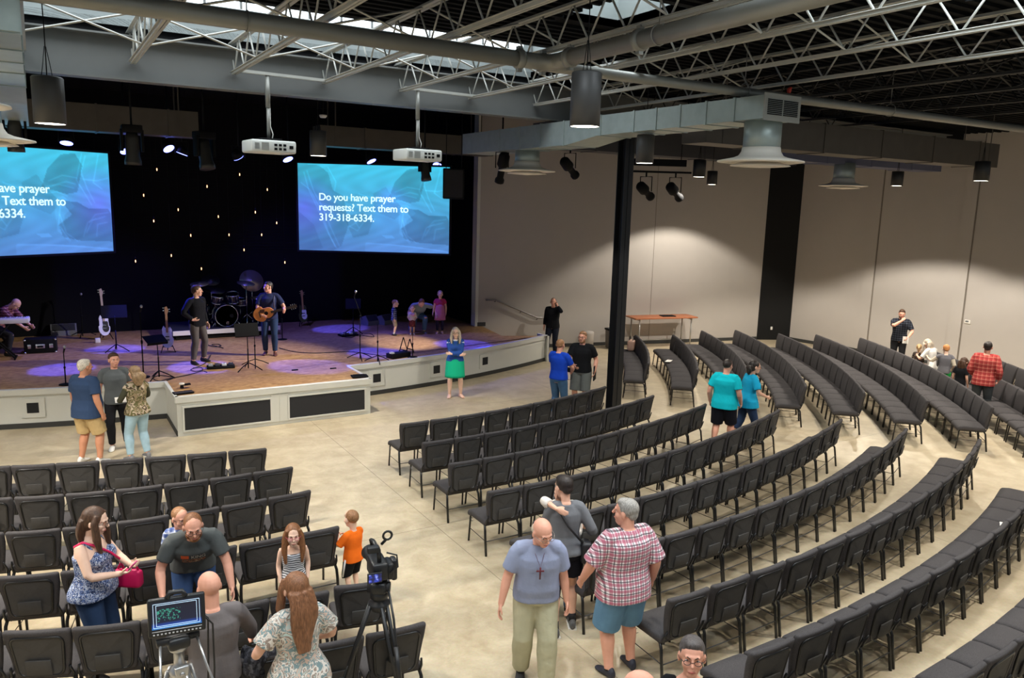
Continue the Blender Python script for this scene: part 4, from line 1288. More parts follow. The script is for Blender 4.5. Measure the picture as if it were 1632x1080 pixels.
p.trousers(cloth('khaki', (176, 160, 130)), .95, off=.02, name='shorts'); p.shirt(plaid('blue_check', (60, 84, 150), (26, 34, 84), (190, 200, 226), 17, .5, .14), 1.9, .80); p.shoes(m_black_shoe, mat('white_sock', (220, 220, 220), .9)); p.hair(H_SANDY, 'crew')
p = Person('toddler in white top held by the kneeling man', (8.92, 20.12, ST), 200, .86, .20, 'fair', 1.15, hpitch=10, armR=dict(w=(.22, .18, 1.0)), armL=dict(w=(.2, .2, 1.02)), voxel=.0085)
p.skirt(blotch('berry_print', [(110, 46, 52), (146, 70, 74), (70, 30, 40), (170, 110, 100)], 40), 1.0, .52, .21, .19); p.shirt(cloth('white_top', (224, 216, 208)), 1.2, .92); p.shoes(m_white_shoe); p.hair(H_BLOND, 'tail')
p = Person('man kneeling on the stage in pale green tee, arm around toddler', (9.22, 20.42, ST), 192, 1.76, HA, 'light', 1.06, lean=50, hip=(0, -.05, -.42), hpitch=12, armR=dict(w=(.26, .44, .58), e=(.4, .1, -1)), armL=dict(w=(.46, .40, .55), e=(.9, -.2, -.3)),
           legR=dict(a=(.14, -.42, .10), e=(.1, .8, -1), foot=(0, -.3, -1)), legL=dict(a=(.14, .24, .085)), voxel=.0085)
p.trousers(DEN); p.shirt(cloth('sage_tee', (136, 152, 146)), .6, .88); p.shoes(m_grey_shoe); p.hair(H_LBROWN, 'crew')
p = Person('girl in pink dress standing on the stage, far right', (9.72, 19.98, ST), 206, 1.25, .215, 'light', 1.0, armR=dict(w=(.30, .10, .86)), armL=DOWN, voxel=.0085)
p.trousers(cloth('dark_leggings', (44, 40, 62)), 1.9, off=.004, name='leggings'); p.skirt(cloth('pink_cotton', (196, 116, 150)), 1.25, .58, .24, .19, 'dress', 7); p.shirt(cloth('raspberry', (178, 52, 92)), .45, 1.16, name='yoke'); p.shoes(m_nude_shoe); p.hair(H_BLOND, 'tail')
# keyboard player crouching at the far left
p = Person('bald man in plaid shirt crouching behind the white keyboard, reaching for case', (-.86, 21.02, ST), 116, 1.76, HA, 'light', 1.1, lean=38, hip=(0, -.12, -.24), hpitch=18, armR=dict(w=(.12, .62, .60), e=(1, 0, -.5)), armL=dict(w=(.14, .62, .62), e=(.6, -.2, -1)),
           legR=dict(a=(.16, .16, .085)), legL=dict(a=(.14, -.32, .10), foot=(0, -.3, -1)), voxel=.0085)
p.trousers(cloth('charcoal_trousers', (40, 40, 48))); p.shirt(plaid('maroon_check', (124, 58, 60), (70, 40, 56), (190, 150, 150), 15, .45, .12), .95, .86); p.shoes(m_black_shoe); p.glasses(m_frame)
# floor before the stage
p = Person('woman in green skirt and blue cardigan with folded arms', (8.09, 15.80, 0), 205, 1.67, .245, 'fair', 1.12, True, armR=dict(w=(-.13, .205, 1.10), e=(1, .1, -.6), d=(-1, .1, .25), n=(0, -1, 0)), armL=dict(w=(-.11, .235, 1.14), e=(1, .1, -.6), d=(-1, -.05, .1), n=(0, -1, 0)), legR=dict(a=(.13, .02, .085)), legL=dict(a=(.15, .0, .085), fa=25), voxel=.0085)
p.skirt(mat('emerald_pleats', (22, 186, 140), .8, spec=.2), 1.03, .52, .25, .21, 'skirt', 12, .02); p.shirt(mat('white_blouse', (226, 230, 232), .9), .2, .96, name='blouse', off=.010, bust=False); p.shirt(cloth('blue_cardigan', (48, 84, 158)), 1.9, .93, 1.44, .021, name='cardigan', bust=True); p.shoes(m_nude_shoe); p.hair(H_ASH, 'long', .30); p.glasses(m_frame)
mb = MB(); q = [p.T(Vector(v)) * p.s for v in ((-.07, .06, 1.46), (-.05, .135, 1.36), (0, .165, 1.16), (.05, .135, 1.36), (.07, .06, 1.46))]
mb.tube(q, .007, 6); mb.box(q[2] + Vector((0, .012, -.05)), (.06, .008, .09)); mb.build('lanyard', mat('dark_green_ribbon', (20, 84, 66), .7), p.o)
p = Person('heavy white-haired man in navy tee and khaki shorts, back to us', (.49, 14.34, 0), 48, 1.80, HA, 'tan', 1.26, belly=.06, hyaw=20, armR=dict(w=(.285, .03, .87)), armL=dict(w=(.28, .08, .87)), legR=dict(a=(.15, .06, .085)), legL=dict(a=(.15, -.02, .085)))
p.trousers(cloth('khaki_cargo', (190, 164, 118), .12, 20), .92, off=.028, flare=.02, name='shorts'); p.shirt(cloth('navy_tee', (50, 68, 98)), .72, .80, off=.022, flare=.015, name='tee_shirt'); p.shoes(m_white_shoe, mat('white_sock', (220, 220, 220), .9)); p.hair(H_WHITE)
p = Person('man in dark grey tee and black jeans by the stage, facing us', (.98, 15.0, 0), 186, 1.76, HA, 'pink', 1.02, hyaw=-18, armR=dict(w=(.27, .06, .88)), armL=dict(w=(.22, .1, .9)), legR=dict(a=(.10, .04, .085)), legL=dict(a=(.14, -.05, .085)))
p.trousers(cloth('black_jeans', (34, 34, 38))); p.shirt(cloth('grey_tee', (92, 96, 98)), .62, .84, name='tee_shirt'); p.shoes(m_white_shoe); p.hair(H_BROWN)
p = Person('woman in camouflage top and pale jeans, back to us', (1.24, 14.22, 0), -28, 1.65, .245, 'light', 1.14, True, armL=dict(w=(.12, .32, 1.10), e=(.8, -.6, -.4)), armR=dict(w=(.18, .30, 1.06), e=(.9, -.6, -.3)), legR=dict(a=(.15, -.02, .085)), legL=dict(a=(.14, .06, .085)))
p.trousers(DEN_L, name='jeans'); camo = blotch('camouflage', [(70, 66, 48), (150, 132, 104), (100, 96, 62), (186, 168, 146), (84, 70, 54)], 9, detail=1.5, dist=1.2)
p.shirt(camo, .2, .88, flare=.02, name='camo_top'); p.shirt(cloth('olive_sleeves', (74, 74, 60)), 1.9, 1.30, 1.44, .012, name='sleeves', bust=False); p.shoes(m_grey_shoe); p.sole(m_white); p.hair(hairmat('dark_blonde', (142, 116, 86)), 'bob', .22, front=False, w=1.9)
q = p.palm(-1); t = thing('paper_sheet', 'white paper held by the woman in camouflage', 'paper', q); MB().box((0, 0, 0), (.20, .14, .004), Matrix.Rotation(.5, 4, 'X')).build('sheet', m_white, t)
p = Person('man in black at stage end holding a phone to his ear', (12.98, 19.0, 0), 232, 1.79, HA, 'pink', 1.1, hyaw=-12, armL=dict(w=(.16, .12, 1.54), e=(.8, .3, -1), d=(-.3, -.1, .9), n=(-1, -.2, 0), curl=60), armR=DOWN, legR=dict(a=(.12, .12, .085)))
p.trousers(cloth('dark_indigo', (32, 36, 48))); p.shirt(cloth('black_shirt', (26, 27, 30)), 1.8, .86); p.shoes(m_black_shoe); p.hair(H_BROWN, 'crew')
q = p.palm(-1, .05, .03); t = thing('mobile_phone', 'phone at the ear of the man in black by the stage end', 'phone', q); MB().rbox((0, 0, 0), (.012, .07, .14), .005).build('case', m_black, t)
p = Person('man in royal blue tee and jeans holding a camera', (9.16, 13.12, 0), 66, 1.76, HA, 'pink', 1.1, armR=dict(w=(.14, .30, 1.02), e=(1, -.5, -.4)), armL=dict(w=(.1, .33, 1.04), e=(1, -.5, -.4)))
p.trousers(DEN, name='jeans'); p.shirt(cloth('royal_tee', (26, 68, 186)), .66, .90, name='tee_shirt'); p.shoes(m_grey_shoe); p.hair(H_SANDY, 'balding'); p.hair(H_SANDY, 'crew')
q = p.w((.02, .42, 1.02)); t = thing('hand_camera', 'black camera in the hands of the man in royal blue', 'camera', q, p.rz); MB().rbox((0, 0, 0), (.14, .07, .10), .02).build('camera_body', m_black, t); MB().tube([(0, .03, 0), (0, .13, -.03)], .036, 14).build('lens', m_black, t); MB().tube([(-.07, 0, .03), (-.1, 0, -.1), (-.05, 0, -.22), (.05, 0, -.2), (.07, 0, .03)], .008, 6).build('strap', m_black, t)
p = Person('bearded man in black tee and grey shorts holding a folder', (9.97, 13.42, 0), 228, 1.83, HA, 'pink', 1.14, hyaw=8, armL=dict(w=(.29, .06, .93)), armR=dict(w=(.10, .30, 1.06), e=(1, -.5, -.4)))
p.trousers(cloth('grey_shorts', (104, 108, 106)), .98, off=.028, flare=.02, name='shorts'); p.shirt(cloth('black_tee', (24, 25, 28)), .7, .88, off=.02, name='tee_shirt'); p.shoes(m_black_shoe); p.hair(H_SANDY); p.beard(H_SANDY); p.glasses(m_frame)
q = p.w((-.30, .02, .92)); t = thing('folder', 'black folder with white papers under the arm of man in black tee', 'folder', q, p.rz); MB().rbox((0, 0, 0), (.02, .25, .32), .004).build('cover', m_black, t); MB().box((.014, 0, -.005), (.008, .24, .30)).build('paper', m_white, t)
# turquoise couple
turq = cloth('turquoise_polo', (18, 186, 200), .06); turq2 = cloth('azure_top', (28, 156, 196), .08)
p = Person('man in turquoise polo and black shorts walking away', (10.86, 10.08, 0), 62, 1.76, HA, 'pink', 1.22, belly=.04, hyaw=14, armR=dict(w=(.28, .12, .92)), armL=dict(w=(.29, .05, .90)), legR=dict(a=(.13, .12, .085)), legL=dict(a=(.13, -.12, .10)))
p.trousers(cloth('black_shorts', (26, 26, 34)), .95, off=.03, flare=.02, name='shorts'); p.shirt(turq, .7, .82, off=.022, flare=.015, name='polo_shirt'); p.shoes(m_black_shoe); p.hair(H_DARK, 'crew'); p.collar(turq)
p = Person('woman in azure top and navy capris walking beside turquoise man', (11.58, 10.16, 0), 112, 1.67, .245, 'light', 1.16, True, lean=6, hyaw=10, armR=dict(w=(.24, .30, 1.04), e=(.7, -1, -.2)), armL=dict(w=(.22, .26, 1.02), e=(.7, -1, -.2)), legR=dict(a=(.11, .20, .085)), legL=dict(a=(.11, -.24, .11), e=(0, 1, .2)))
p.trousers(DEN_D, 1.5, name='capris'); p.shirt(turq2, .8, .80, flare=.05, off=.02, slf=.02, name='top'); p.shoes(m_black_shoe); p.hair(H_DARK, 'bob', .17, front=False); p.glasses(m_frame)
# family by the right wall
p = Person('man in dark checked shirt, hand at mouth, by the right wall', (21.1, 13.15, 0), 236, 1.83, HA, 'pink', 1.1, hpitch=12, armR=dict(w=(-.02, .24, 1.46), e=(1, .1, -.8), d=(-.5, -.3, .6), n=(-.3, -1, 0), curl=60), armL=dict(w=(.20, .26, 1.0), e=(.9, -.4, -.5)), voxel=.010)
p.trousers(cloth('black_trousers', (28, 28, 30))); p.shirt(plaid('slate_check', (42, 44, 54), (22, 24, 30), (84, 90, 100), 16, .4, .1), .8, .86); p.shoes(m_black_shoe); p.hair(H_BROWN); p.beard(H_BROWN)
q = p.palm(-1); t = thing('paper_sheet', 'white paper held by the man in dark checked shirt', 'paper', q, p.rz); MB().box((0, 0, -.03), (.15, .006, .20)).build('sheet', m_white, t)
p = Person('woman with long ash hair seated, bending to a small child', (20.25, 11.62, 0), 10, 1.66, .245, 'light', 1.0, True, lean=16, hip=(0, -.05, -.40), hpitch=25, armR=dict(w=(.1, .35, .85)), armL=dict(w=(.2, .35, .8)), legR=dict(a=(.14, .42, .085)), legL=dict(a=(.14, .42, .085)), voxel=.010)
p.trousers(cloth('taupe_skirt', (120, 104, 96))); p.shirt(cloth('cream_top', (222, 216, 208)), .8, .86); p.shoes(m_black_shoe); p.hair(H_ASH, 'long', .42, w=1.4)
p = Person('small child with ponytail beside the seated ash-haired woman', (20.42, 12.12, 0), 60, 1.02, .205, 'fair', 1.1, voxel=.010)
p.trousers(cloth('dark_leggings', (44, 40, 62)), name='leggings'); p.shirt(blotch('grey_brown_print', [(90, 74, 64), (40, 36, 38), (130, 110, 96)], 24), 1.5, .82); p.shoes(m_black_shoe); p.hair(H_BLOND, 'tail')
p = Person('ginger boy in grey top and green shorts, arm on the woman', (18.95, 10.55, 0), 50, 1.38, .22, 'fair', 1.0, hpitch=15, armL=dict(w=(.46, .34, 1.28), e=(.4, -.5, -1)), armR=dict(w=(.24, .12, .95)), voxel=.010)
p.trousers(cloth('kelly_green', (40, 160, 70)), .95, off=.03, name='shorts'); p.shirt(cloth('cream_sleeves', (214, 200, 178)), 1.0, 1.1, 1.44, .010, name='sleeves'); p.shirt(cloth('grey_vest', (118, 116, 120)), .25, .86, name='top'); p.shoes(m_grey_shoe); p.hair(H_RED)
p = Person('girl with long dark hair in black, beside man in red plaid', (18.40, 9.84, 0), 92, 1.24, .215, 'light', 1.0, hpitch=22, voxel=.010)
p.trousers(cloth('black_trousers', (28, 28, 30))); p.shirt(cloth('black_shirt', (26, 27, 30)), .6, .84); p.shoes(m_black_shoe); p.hair(H_BROWN, 'long', .36, w=1.2)
p = Person('man in red plaid shirt standing among far right chairs, back to us', (17.72, 8.97, 0), 66, 1.81, HA, 'pink', 1.16, armL=dict(w=(.24, .18, .98)), armR=dict(w=(.27, .1, .93)), voxel=.010)
p.trousers(cloth('slate_trousers', (70, 74, 76))); p.shirt(plaid('red_check', (196, 82, 76), (154, 52, 52), (222, 150, 130), 12, .45, .12), 1.85, .80, off=.022); p.shoes(m_black_shoe); p.hair(H_DARK)
q = p.w((-.24, .2, 1.22)); t = thing('paper_sheet', 'white paper held by the man in red plaid', 'paper', q, p.rz); MB().box((0, 0, 0), (.006, .14, .2)).build('sheet', m_white, t)

# ---- near people
VX = .0072
p = Person('woman in blue floral top with pink shoulder bag, left seats', (.22, 7.74, 0), 124, 1.68, .25, 'fair', 1.22, True, belly=.03, hpitch=14, hyaw=-8, armR=dict(w=(.10, .34, 1.14), e=(.9, -.6, -.7), d=(-.35, 1, .1), n=(-.4, 0, .9), curl=45), armL=dict(w=(.06, .36, 1.16), e=(.9, -.5, -.7), d=(-.2, 1, .15), n=(-.6, 0, .8), curl=45), voxel=VX)
WOMAN_P = p
p.trousers(denim('navy_denim', (44, 62, 92)), 1.12, off=.018, flare=.01, name='shorts'); p.shirt(blotch('floral_blue', [(58, 78, 120), (196, 204, 220), (84, 104, 150), (40, 52, 84), (214, 216, 226)], 30, detail=3, dist=1.5), 0, .88, 1.30, flare=.03, off=.02, name='tank_top'); p.shoes(m_black_shoe); p.hair(H_BROWN, 'long', .34); p.glasses(m_frame)
q = p.palm(1, .09, .03); t = thing('mobile_phone', 'pink phone in the hands of the woman in floral top', 'phone', q, p.rz); MB().rbox((0, 0, .02), (.07, .012, .14), .005, M=Matrix.Rotation(-.7, 4, 'X')).build('case', mat('pink_case', (220, 90, 140), .4), t)
m_pinkbag = mat('hot_pink_leather', (214, 22, 92), .45)
q = p.w((-.25, .20, .85)); t = thing('shoulder_bag', 'hot pink shoulder bag hanging at the floral woman', 'bag', q, p.rz)
MB().rbox((0, 0, 0), (.10, .27, .18), .04, 3, taper=lambda u: 1.1 - .3 * u).build('bag_body', m_pinkbag, t)
MB().tube([(0, -.10, .09), (0, -.06, .17), (0, .06, .17), (0, .10, .09)], .010, 6).build('handle', m_pinkbag, t)
mb = MB(); W = p.W.inverted()
base = Vector((-.25, .20, .85))
path = [(-.245, .2, .95), (-.235, .17, 1.06), (-.15, .215, 1.16), (-.02, .185, 1.30), (.10, .10, 1.42), (.125, .0, 1.455), (.11, -.09, 1.40), (-.05, -.15, 1.2), (-.2, -.09, 1.04), (-.25, .1, .96)]
R = []
for v in path:
    pt = p.T(Vector(v)) * p.s - base
    R.append(pt)
mb.tube(R, .011, 6); mb.build('strap', m_pinkbag, t)
p = Person('boy with glasses in blue checked shirt behind the bearded man', (1.10, 8.74, 0), 186, 1.16, .235, 'pink', 1.05, hyaw=-30, hpitch=12, voxel=VX)
p.trousers(DEN_D); p.shirt(plaid('pale_blue_check', (150, 166, 206), (52, 76, 140), (230, 232, 240), 17, .45, .2), .8, .8); p.shoes(m_grey_shoe); p.hair(H_SANDY, 'crew'); p.glasses(m_frame)
p = Person('bearded man in printed grey tee leaning forward over the seats', (1.12, 7.92, 0), 186, 1.76, .25, 'pink', 1.14, lean=42, hip=(0, .02, -.05), hpitch=-22, hyaw=-4, armR=dict(w=(.30, .50, .78), e=(.4, -.8, .1)), armL=dict(w=(.32, .52, .76), e=(.4, -.8, .1)), voxel=VX)
p.trousers(denim('blue_jeans', (60, 84, 126))); p.shirt(cloth('grey_print_tee', (84, 88, 88)), .68, .86, off=.02, name='tee_shirt'); p.shoes(m_grey_shoe); p.hair(H_LBROWN, 'crew'); p.beard(H_LBROWN); p.glasses(m_frame)
# chest print on the tee
bv = BVHTree.FromObject([c for c in p.o.children if c.name.startswith('tee_shirt')][0], bpy.context.evaluated_depsgraph_get())
f = p.Rt @ Vector((0, 1, 0)); upv = p.Rt @ Vector((0, 0, 1)); rt = p.Rt @ Vector((1, 0, 0))
cen = p.T(Vector((0, .0, 1.27))) * p.s
def chest(u, v):
    o = cen + rt * u + upv * v + f * .6
    h = bv.ray_cast(o, -f)
    return (h[0] if h[0] is not None else o - f * .45) + f * .004
def patch(name, u0, u1, v0, v1, m, n=8):
    vs = [chest(u0 + (u1 - u0) * i / n, v0 + (v1 - v0) * j / n) for j in range(n + 1) for i in range(n + 1)]
    fs = [(j * (n + 1) + i, j * (n + 1) + i + 1, (j + 1) * (n + 1) + i + 1, (j + 1) * (n + 1) + i) for j in range(n) for i in range(n)]
    mb = MB(); mb.add(vs, fs, True); return mb.build(name, m, p.o)
patch('print', -.10, .11, -.13, .02, blotch('worn_print', [(70, 66, 62), (120, 112, 100), (160, 110, 84), (52, 50, 50), (196, 176, 150)], 22, detail=4))
patch('print', .05, .12, .03, .075, mat('orange_print', (214, 92, 44), .9))
tx = text_mesh('KING', .055, 'print_lettering', mat('print_white', (222, 218, 206), .9), p.o, (0, 0, 0), (0, 0, 0))
for v in tx.data.vertices: v.co = chest(.03 - v.co.x * 1.0, .035 + v.co.y) + f * .002
p = Person('little girl with pink glasses in striped dress', (2.06, 7.66, 0), 192, 1.18, .222, 'fair', 1.0, hpitch=4, armR=dict(w=(.22, .10, .90)), armL=dict(w=(.22, .06, .90)), voxel=VX)
def stripes(nt, b, co):
    sx = nt.nodes.new('ShaderNodeSeparateXYZ'); nt.links.new(co, sx.inputs[0])
    n = N(nt, 'ShaderNodeTexNoise', Scale=9.0); nt.links.new(co, n.inputs['Vector'])
    v = math_node(nt, 'FRACT', math_node(nt, 'ADD', math_node(nt, 'MULTIPLY', sx.outputs[2], 42.0), math_node(nt, 'MULTIPLY', n.outputs['Fac'], 2.2)))
    nt.links.new(mixc(nt, math_node(nt, 'LESS_THAN', v, .42), rgb(214, 216, 220), rgb(60, 62, 70)), b.inputs['Base Color'])
m_str = node_mat('striped_cotton', stripes, .9)
p.skirt(m_str, 1.06, .50, .27, .22, 'dress_skirt', 7); p.shirt(m_str, 0, .98, 1.36, name='dress_bodice', bust=False); p.shoes(m_nude_shoe); p.hair(H_LBROWN, 'long', .34); p.glasses(mat('pink_spectacle', (190, 70, 110), .4))
p = Person('small boy in orange tee holding the end chair back', (2.84, 8.02, 0), -24, 1.04, .215, 'fair', 1.08, hyaw=6, armL=dict(w=(.16, .30, 1.30), e=(.8, -.2, -1), curl=55), armR=dict(w=(.06, .30, 1.28), e=(1, -.2, -.8), curl=55), voxel=VX)
p.trousers(cloth('black_track_shorts', (26, 26, 28)), 1.1, off=.035, flare=.02, name='shorts'); p.shirt(cloth('orange_tee', (240, 112, 30), .05), .9, .80, off=.03, flare=.02, slf=.02, name='tee_shirt'); p.shoes(m_grey_shoe); p.hair(H_SANDY, 'crew')
for sg in (1, -1):
    Hp, K, A = p.leg[sg][:3]
    MB().tube(p.pts([Hp + Vector((sg * .125, 0, -.02)), K + Vector((sg * .108, 0, .0))]), .014, 6).build('side_stripe', mat('white_stripe', (226, 226, 226), .9), p.o)
p = Person('bald man in charcoal long sleeves behind the camera monitor, back to us', (.95, 5.88, 0), 2, 1.68, .25, 'pink', 1.12, hyaw=-14, hpitch=6, armR=dict(w=(.36, .30, .98), e=(1, -.6, -.3)), armL=dict(w=(.2, .30, 1.0)), voxel=VX)
p.trousers(cloth('black_trousers', (28, 28, 30))); p.shirt(cloth('charcoal_jersey', (108, 102, 102), .12, 9), 1.92, .84, off=.02, name='long_sleeve_shirt'); p.shoes(m_black_shoe)
p = Person('woman with very long auburn hair in marbled blouse, back to us', (1.50, 5.50, 0), -6, 1.72, .25, 'light', 1.06, True, hyaw=-6, armL=dict(w=(.22, .24, 1.12), e=(1, -.6, -.8), n=(-.6, 0, .8)), armR=dict(w=(.20, .22, 1.04), e=(1, -.7, -.5)), voxel=VX)
p.trousers(cloth('slate_jeans', (104, 108, 124))); p.shirt(blotch('marbled_blouse', [(176, 186, 180), (206, 178, 160), (126, 148, 150), (222, 214, 204), (150, 134, 122), (188, 206, 200)], 9, detail=3, dist=2.0), .68, .84, flare=.05, off=.022, slf=.03, name='blouse'); p.shoes(m_black_shoe); p.hair(hairmat('auburn', (128, 86, 58)), 'long', .47, front=True, w=1.1)
p = Person('bald man in pale blue polo with cross necklace walking to us', (3.80, 5.68, 0), 206, 1.74, .255, 'pink', 1.14, belly=.05, lean=10, hyaw=-22, hpitch=12, armR=dict(w=(.37, .14, .80), e=(.6, -1, 0)), armL=dict(w=(.30, .06, .82)), legR=dict(a=(.12, -.06, .085)), legL=dict(a=(.11, .14, .085)), voxel=VX)
m_polo = cloth('pale_polo', (142, 150, 176), .06)
p.trousers(cloth('stone_chinos', (182, 178, 150), .08, 14), 1.95, off=.026, flare=.02); p.shirt(m_polo, .74, .88, off=.022, slf=.02, name='polo_shirt'); p.shoes(m_black_shoe); p.collar(m_polo); p.glasses(mat('thin_spectacle', (150, 140, 130), .3, metal=.6)); p.hair(H_ASH, 'balding')
q1, q2 = [p.T(Vector(v)) * p.s for v in ((0, .19, 1.33), (0, .20, 1.21))]
mb = MB(); r = (p.Rt @ Vector((1, 0, 0))); mb.tube([q1, q2], .008, 6); mb.tube([q1.lerp(q2, .3) - r * .035, q1.lerp(q2, .3) + r * .035], .008, 6)
mb.tube([p.T(Vector((-.07, .03, 1.47))) * p.s, q1, p.T(Vector((.07, .03, 1.47))) * p.s], .003, 5); mb.build('cross_necklace', mat('dark_red_cross', (92, 24, 36), .4), p.o)
p = Person('dark-haired woman in slate jacket hugging someone, back to us', (4.55, 6.30, 0), 22, 1.73, .25, 'light', 1.04, True, hyaw=-24, hpitch=10, armR=dict(w=(.31, .20, 1.08), e=(.4, -1, -.5)), armL=dict(w=(.10, .34, 1.12), e=(.5, -.6, -.8)), legR=dict(a=(.13, .0, .085)), legL=dict(a=(.10, -.16, .085)), voxel=VX)
HUG = p
p.trousers(cloth('black_shorts', (26, 26, 34)), .62, off=.03, flare=.025, name='shorts'); p.shirt(cloth('slate_jacket', (112, 114, 118), .12, 8), 1.6, .90, off=.024, name='jacket'); p.shoes(mat('black_white_trainer', (84, 84, 84), .7, noise=.8, nscale=26), mat('black_sock', (30, 30, 32), .9)); p.sole(m_white); p.hair(H_DARK)
q = p.palm(1, .10, .02); t = thing('card', 'white card with dark print held over chair by the hugging woman', 'card', q, p.rz); MB().box((.03, .02, 0), (.07, .13, .004), Matrix.Rotation(-.5, 4, 'X')).build('sheet', m_white, t); MB().box((.03, .0, .003), (.05, .04, .003), Matrix.Rotation(-.5, 4, 'X')).build('printed_text', mat('print_grey', (120, 120, 124), .9), t)
# crossbody bag
m_bag = mat('black_bag_leather', (30, 30, 34), .5)
base = Vector((.22, -.06, .90)); q = p.w(base); t = thing('crossbody_bag', 'black crossbody bag at hip of the hugging woman', 'bag', q, p.rz)
MB().rbox((0, 0, 0), (.12, .17, .24), .04, 3).build('bag_body', m_bag, t)
MB().rbox((.03, -.06, -.04), (.09, .08, .11), .02).build('front_pocket', m_bag, t)
mb = MB(); mb.tube([p.T(Vector(v)) * p.s - base for v in ((.20, -.08, 1.02), (.12, -.16, 1.12), (.0, -.165, 1.26), (-.09, -.12, 1.41), (-.10, .0, 1.46), (-.06, .12, 1.4), (.08, .17, 1.2), (.2, .05, 1.0))], .012, 6); mb.build('strap', m_bag, t)
_M0 = (Matrix.Translation((4.70, 6.55, 0)) @ Matrix.Rotation(-radians(210), 4, 'Z')).inverted()
_s0 = (1.63 - .245) / 1.522
_w0 = (_M0 @ HUG.w((-.13, -.15, 1.42))) / _s0
_d0 = _M0.to_3x3() @ (HUG.W.to_3x3() @ Vector((.75, -.25, -.35))); _n0 = _M0.to_3x3() @ (HUG.W.to_3x3() @ Vector((0, 1, -.1)))
p = Person('person in white sleeves hidden behind the hugging woman', (4.70, 6.55, 0), 210, 1.63, .245, 'light', 1.0, True, hyaw=40, hpitch=10, lean=6, armR=dict(w=tuple(_w0), e=(1, -.2, .7), d=tuple(_d0), n=tuple(_n0), curl=8), armL=dict(w=(.1, .3, 1.1)), voxel=VX)
p.trousers(DEN); p.shirt(cloth('white_knit', (222, 214, 204)), 1.45, .86); p.shoes(m_black_shoe); p.hair(H_GREY)
p = Person('grey-haired man in red and white plaid shirt and denim shorts', (4.60, 5.36, 0), 6, 1.80, .255, 'pink', 1.30, belly=.06, hyaw=-40, armL=dict(w=(.34, .20, .93), e=(.9, -.7, 0)), armR=dict(w=(.34, .02, .90)), legR=dict(a=(.14, .02, .085)), legL=dict(a=(.14, -.03, .085)), voxel=VX)
p.trousers(DEN_S, .98, off=.04, flare=.03, name='shorts'); p.shirt(plaid('burgundy_white_check', (236, 230, 232), (164, 46, 84), (48, 38, 52), 17, .42, .18), .98, .80, off=.028, flare=.02, slf=.03, name='plaid_shirt'); p.shoes(mat('navy_shoe', (40, 42, 54), .6), mat('black_sock', (30, 30, 32), .9)); p.hair(H_GREY); p.collar(_M['burgundy_white_check'])
p = Person('grey-haired woman with dark glasses in black, at bottom edge', (3.60, 3.46, 0), 216, 1.66, .25, 'pink', 1.1, True, hpitch=-8, hyaw=6, voxel=VX)
p.trousers(cloth('black_trousers', (28, 28, 30))); p.shirt(cloth('black_tee', (24, 25, 28)), .7, .86, 1.42); p.shoes(m_black_shoe); p.hair(H_GREYD); p.glasses(m_frame)
p = Person('bald head at the bottom edge left of the woman in black', (2.94, 3.26, 0), 120, 1.74, .255, 'pink', 1.1, voxel=VX)
p.trousers(DEN); p.shirt(cloth('slate_tee', (70, 74, 84)), .7, .86); p.shoes(m_black_shoe)
# ================================================================== STAGE GEAR
m_chrome = mat('chrome', (210, 210, 214), .2, metal=1.0)
m_blkmet = mat('black_metal', (15, 15, 17), .75, spec=.12)
m_shell = mat('drum_shell', (30, 30, 60), .25, spec=.6, coat=.5)
m_head = mat('black_drum_skin', (14, 14, 18), .3)
m_cym = mat('bronze_cymbal', (150, 140, 118), .35, metal=.7)
m_mic = mat('mic_grille', (170, 170, 176), .4, metal=.6)

def at_stage(x, y): return gp(x, y, ST)
def tripod_base(mb, r=.30, z=.14, n=3, a0=.3):
    for k in range(n):
        a = a0 + 2 * pi * k / n
        mb.tube([(0, 0, z), (r * .55 * cos(a), r * .55 * sin(a), z * .55), (r * cos(a), r * sin(a), .012)], .011, 6)
def mic_stand(label, x, y, h, base='round', mic=True, boom=None):
    t = thing('microphone_stand', label, 'microphone stand', at_stage(x, y))
    b = MB()
    if base == 'round': b.lathe([(.0, .03), (.04, .03), (.12, .018), (.125, .0), (.0, .0)], n=24)
    else: tripod_base(b, .33, .16)
    b.build('base', m_blkmet, t)
    MB().tube([(0, 0, .01), (0, 0, h * .55)], .0125, 8).tube([(0, 0, h * .5), (0, 0, h)], .009, 8).build('pole', m_blkmet, t)
    MB().tube([(0, 0, h * .52), (0, 0, h * .57)], .02, 8).build('clutch', m_blkmet, t)
    top = Vector((0, 0, h))
    if boom:
        a, c = Vector(boom[0]), Vector(boom[1])
        MB().tube([a, c], .009, 8).ell(top, (.025, .025, .025)).build('boom_arm', m_blkmet, t)
        top = a
    if mic:
        MB().tube([top, top + Vector((0.02, -.05, .10))], [.012, .017], 10).build('microphone_body', m_black, t)
        MB().ell(top + Vector((.023, -.058, .125)), (.027, .027, .032)).build('microphone_grille', m_mic, t)
    return t
mic_stand('short black microphone stand at stage edge behind man in navy', 105, 613, .64)
mic_stand('tall straight microphone stand behind the man in grey tee', 229, 601, 1.36)
mic_stand('black microphone stand with round base right of the guitarist', 450, 541, 1.0, mic=False)
mic_stand('tall boom microphone stand on the right half of the stage', 574, 572, 1.04, 'tripod', True, ((-.14, .0, 1.5), (.06, 0, .95)))
mic_stand('low bare stand with tripod base near the stage lip', 602, 577, .9, 'tripod', False)
mic_stand('bare stand with round base beside the black floor box', 657.6, 569.5, .62, 'round', False)
mic_stand('low tripod stand right behind the center music stand', 407, 583, .85, 'tripod', False)
mic_stand('dark thin stand near the black back wall at left', 132, 536, 1.0, 'tripod', True)
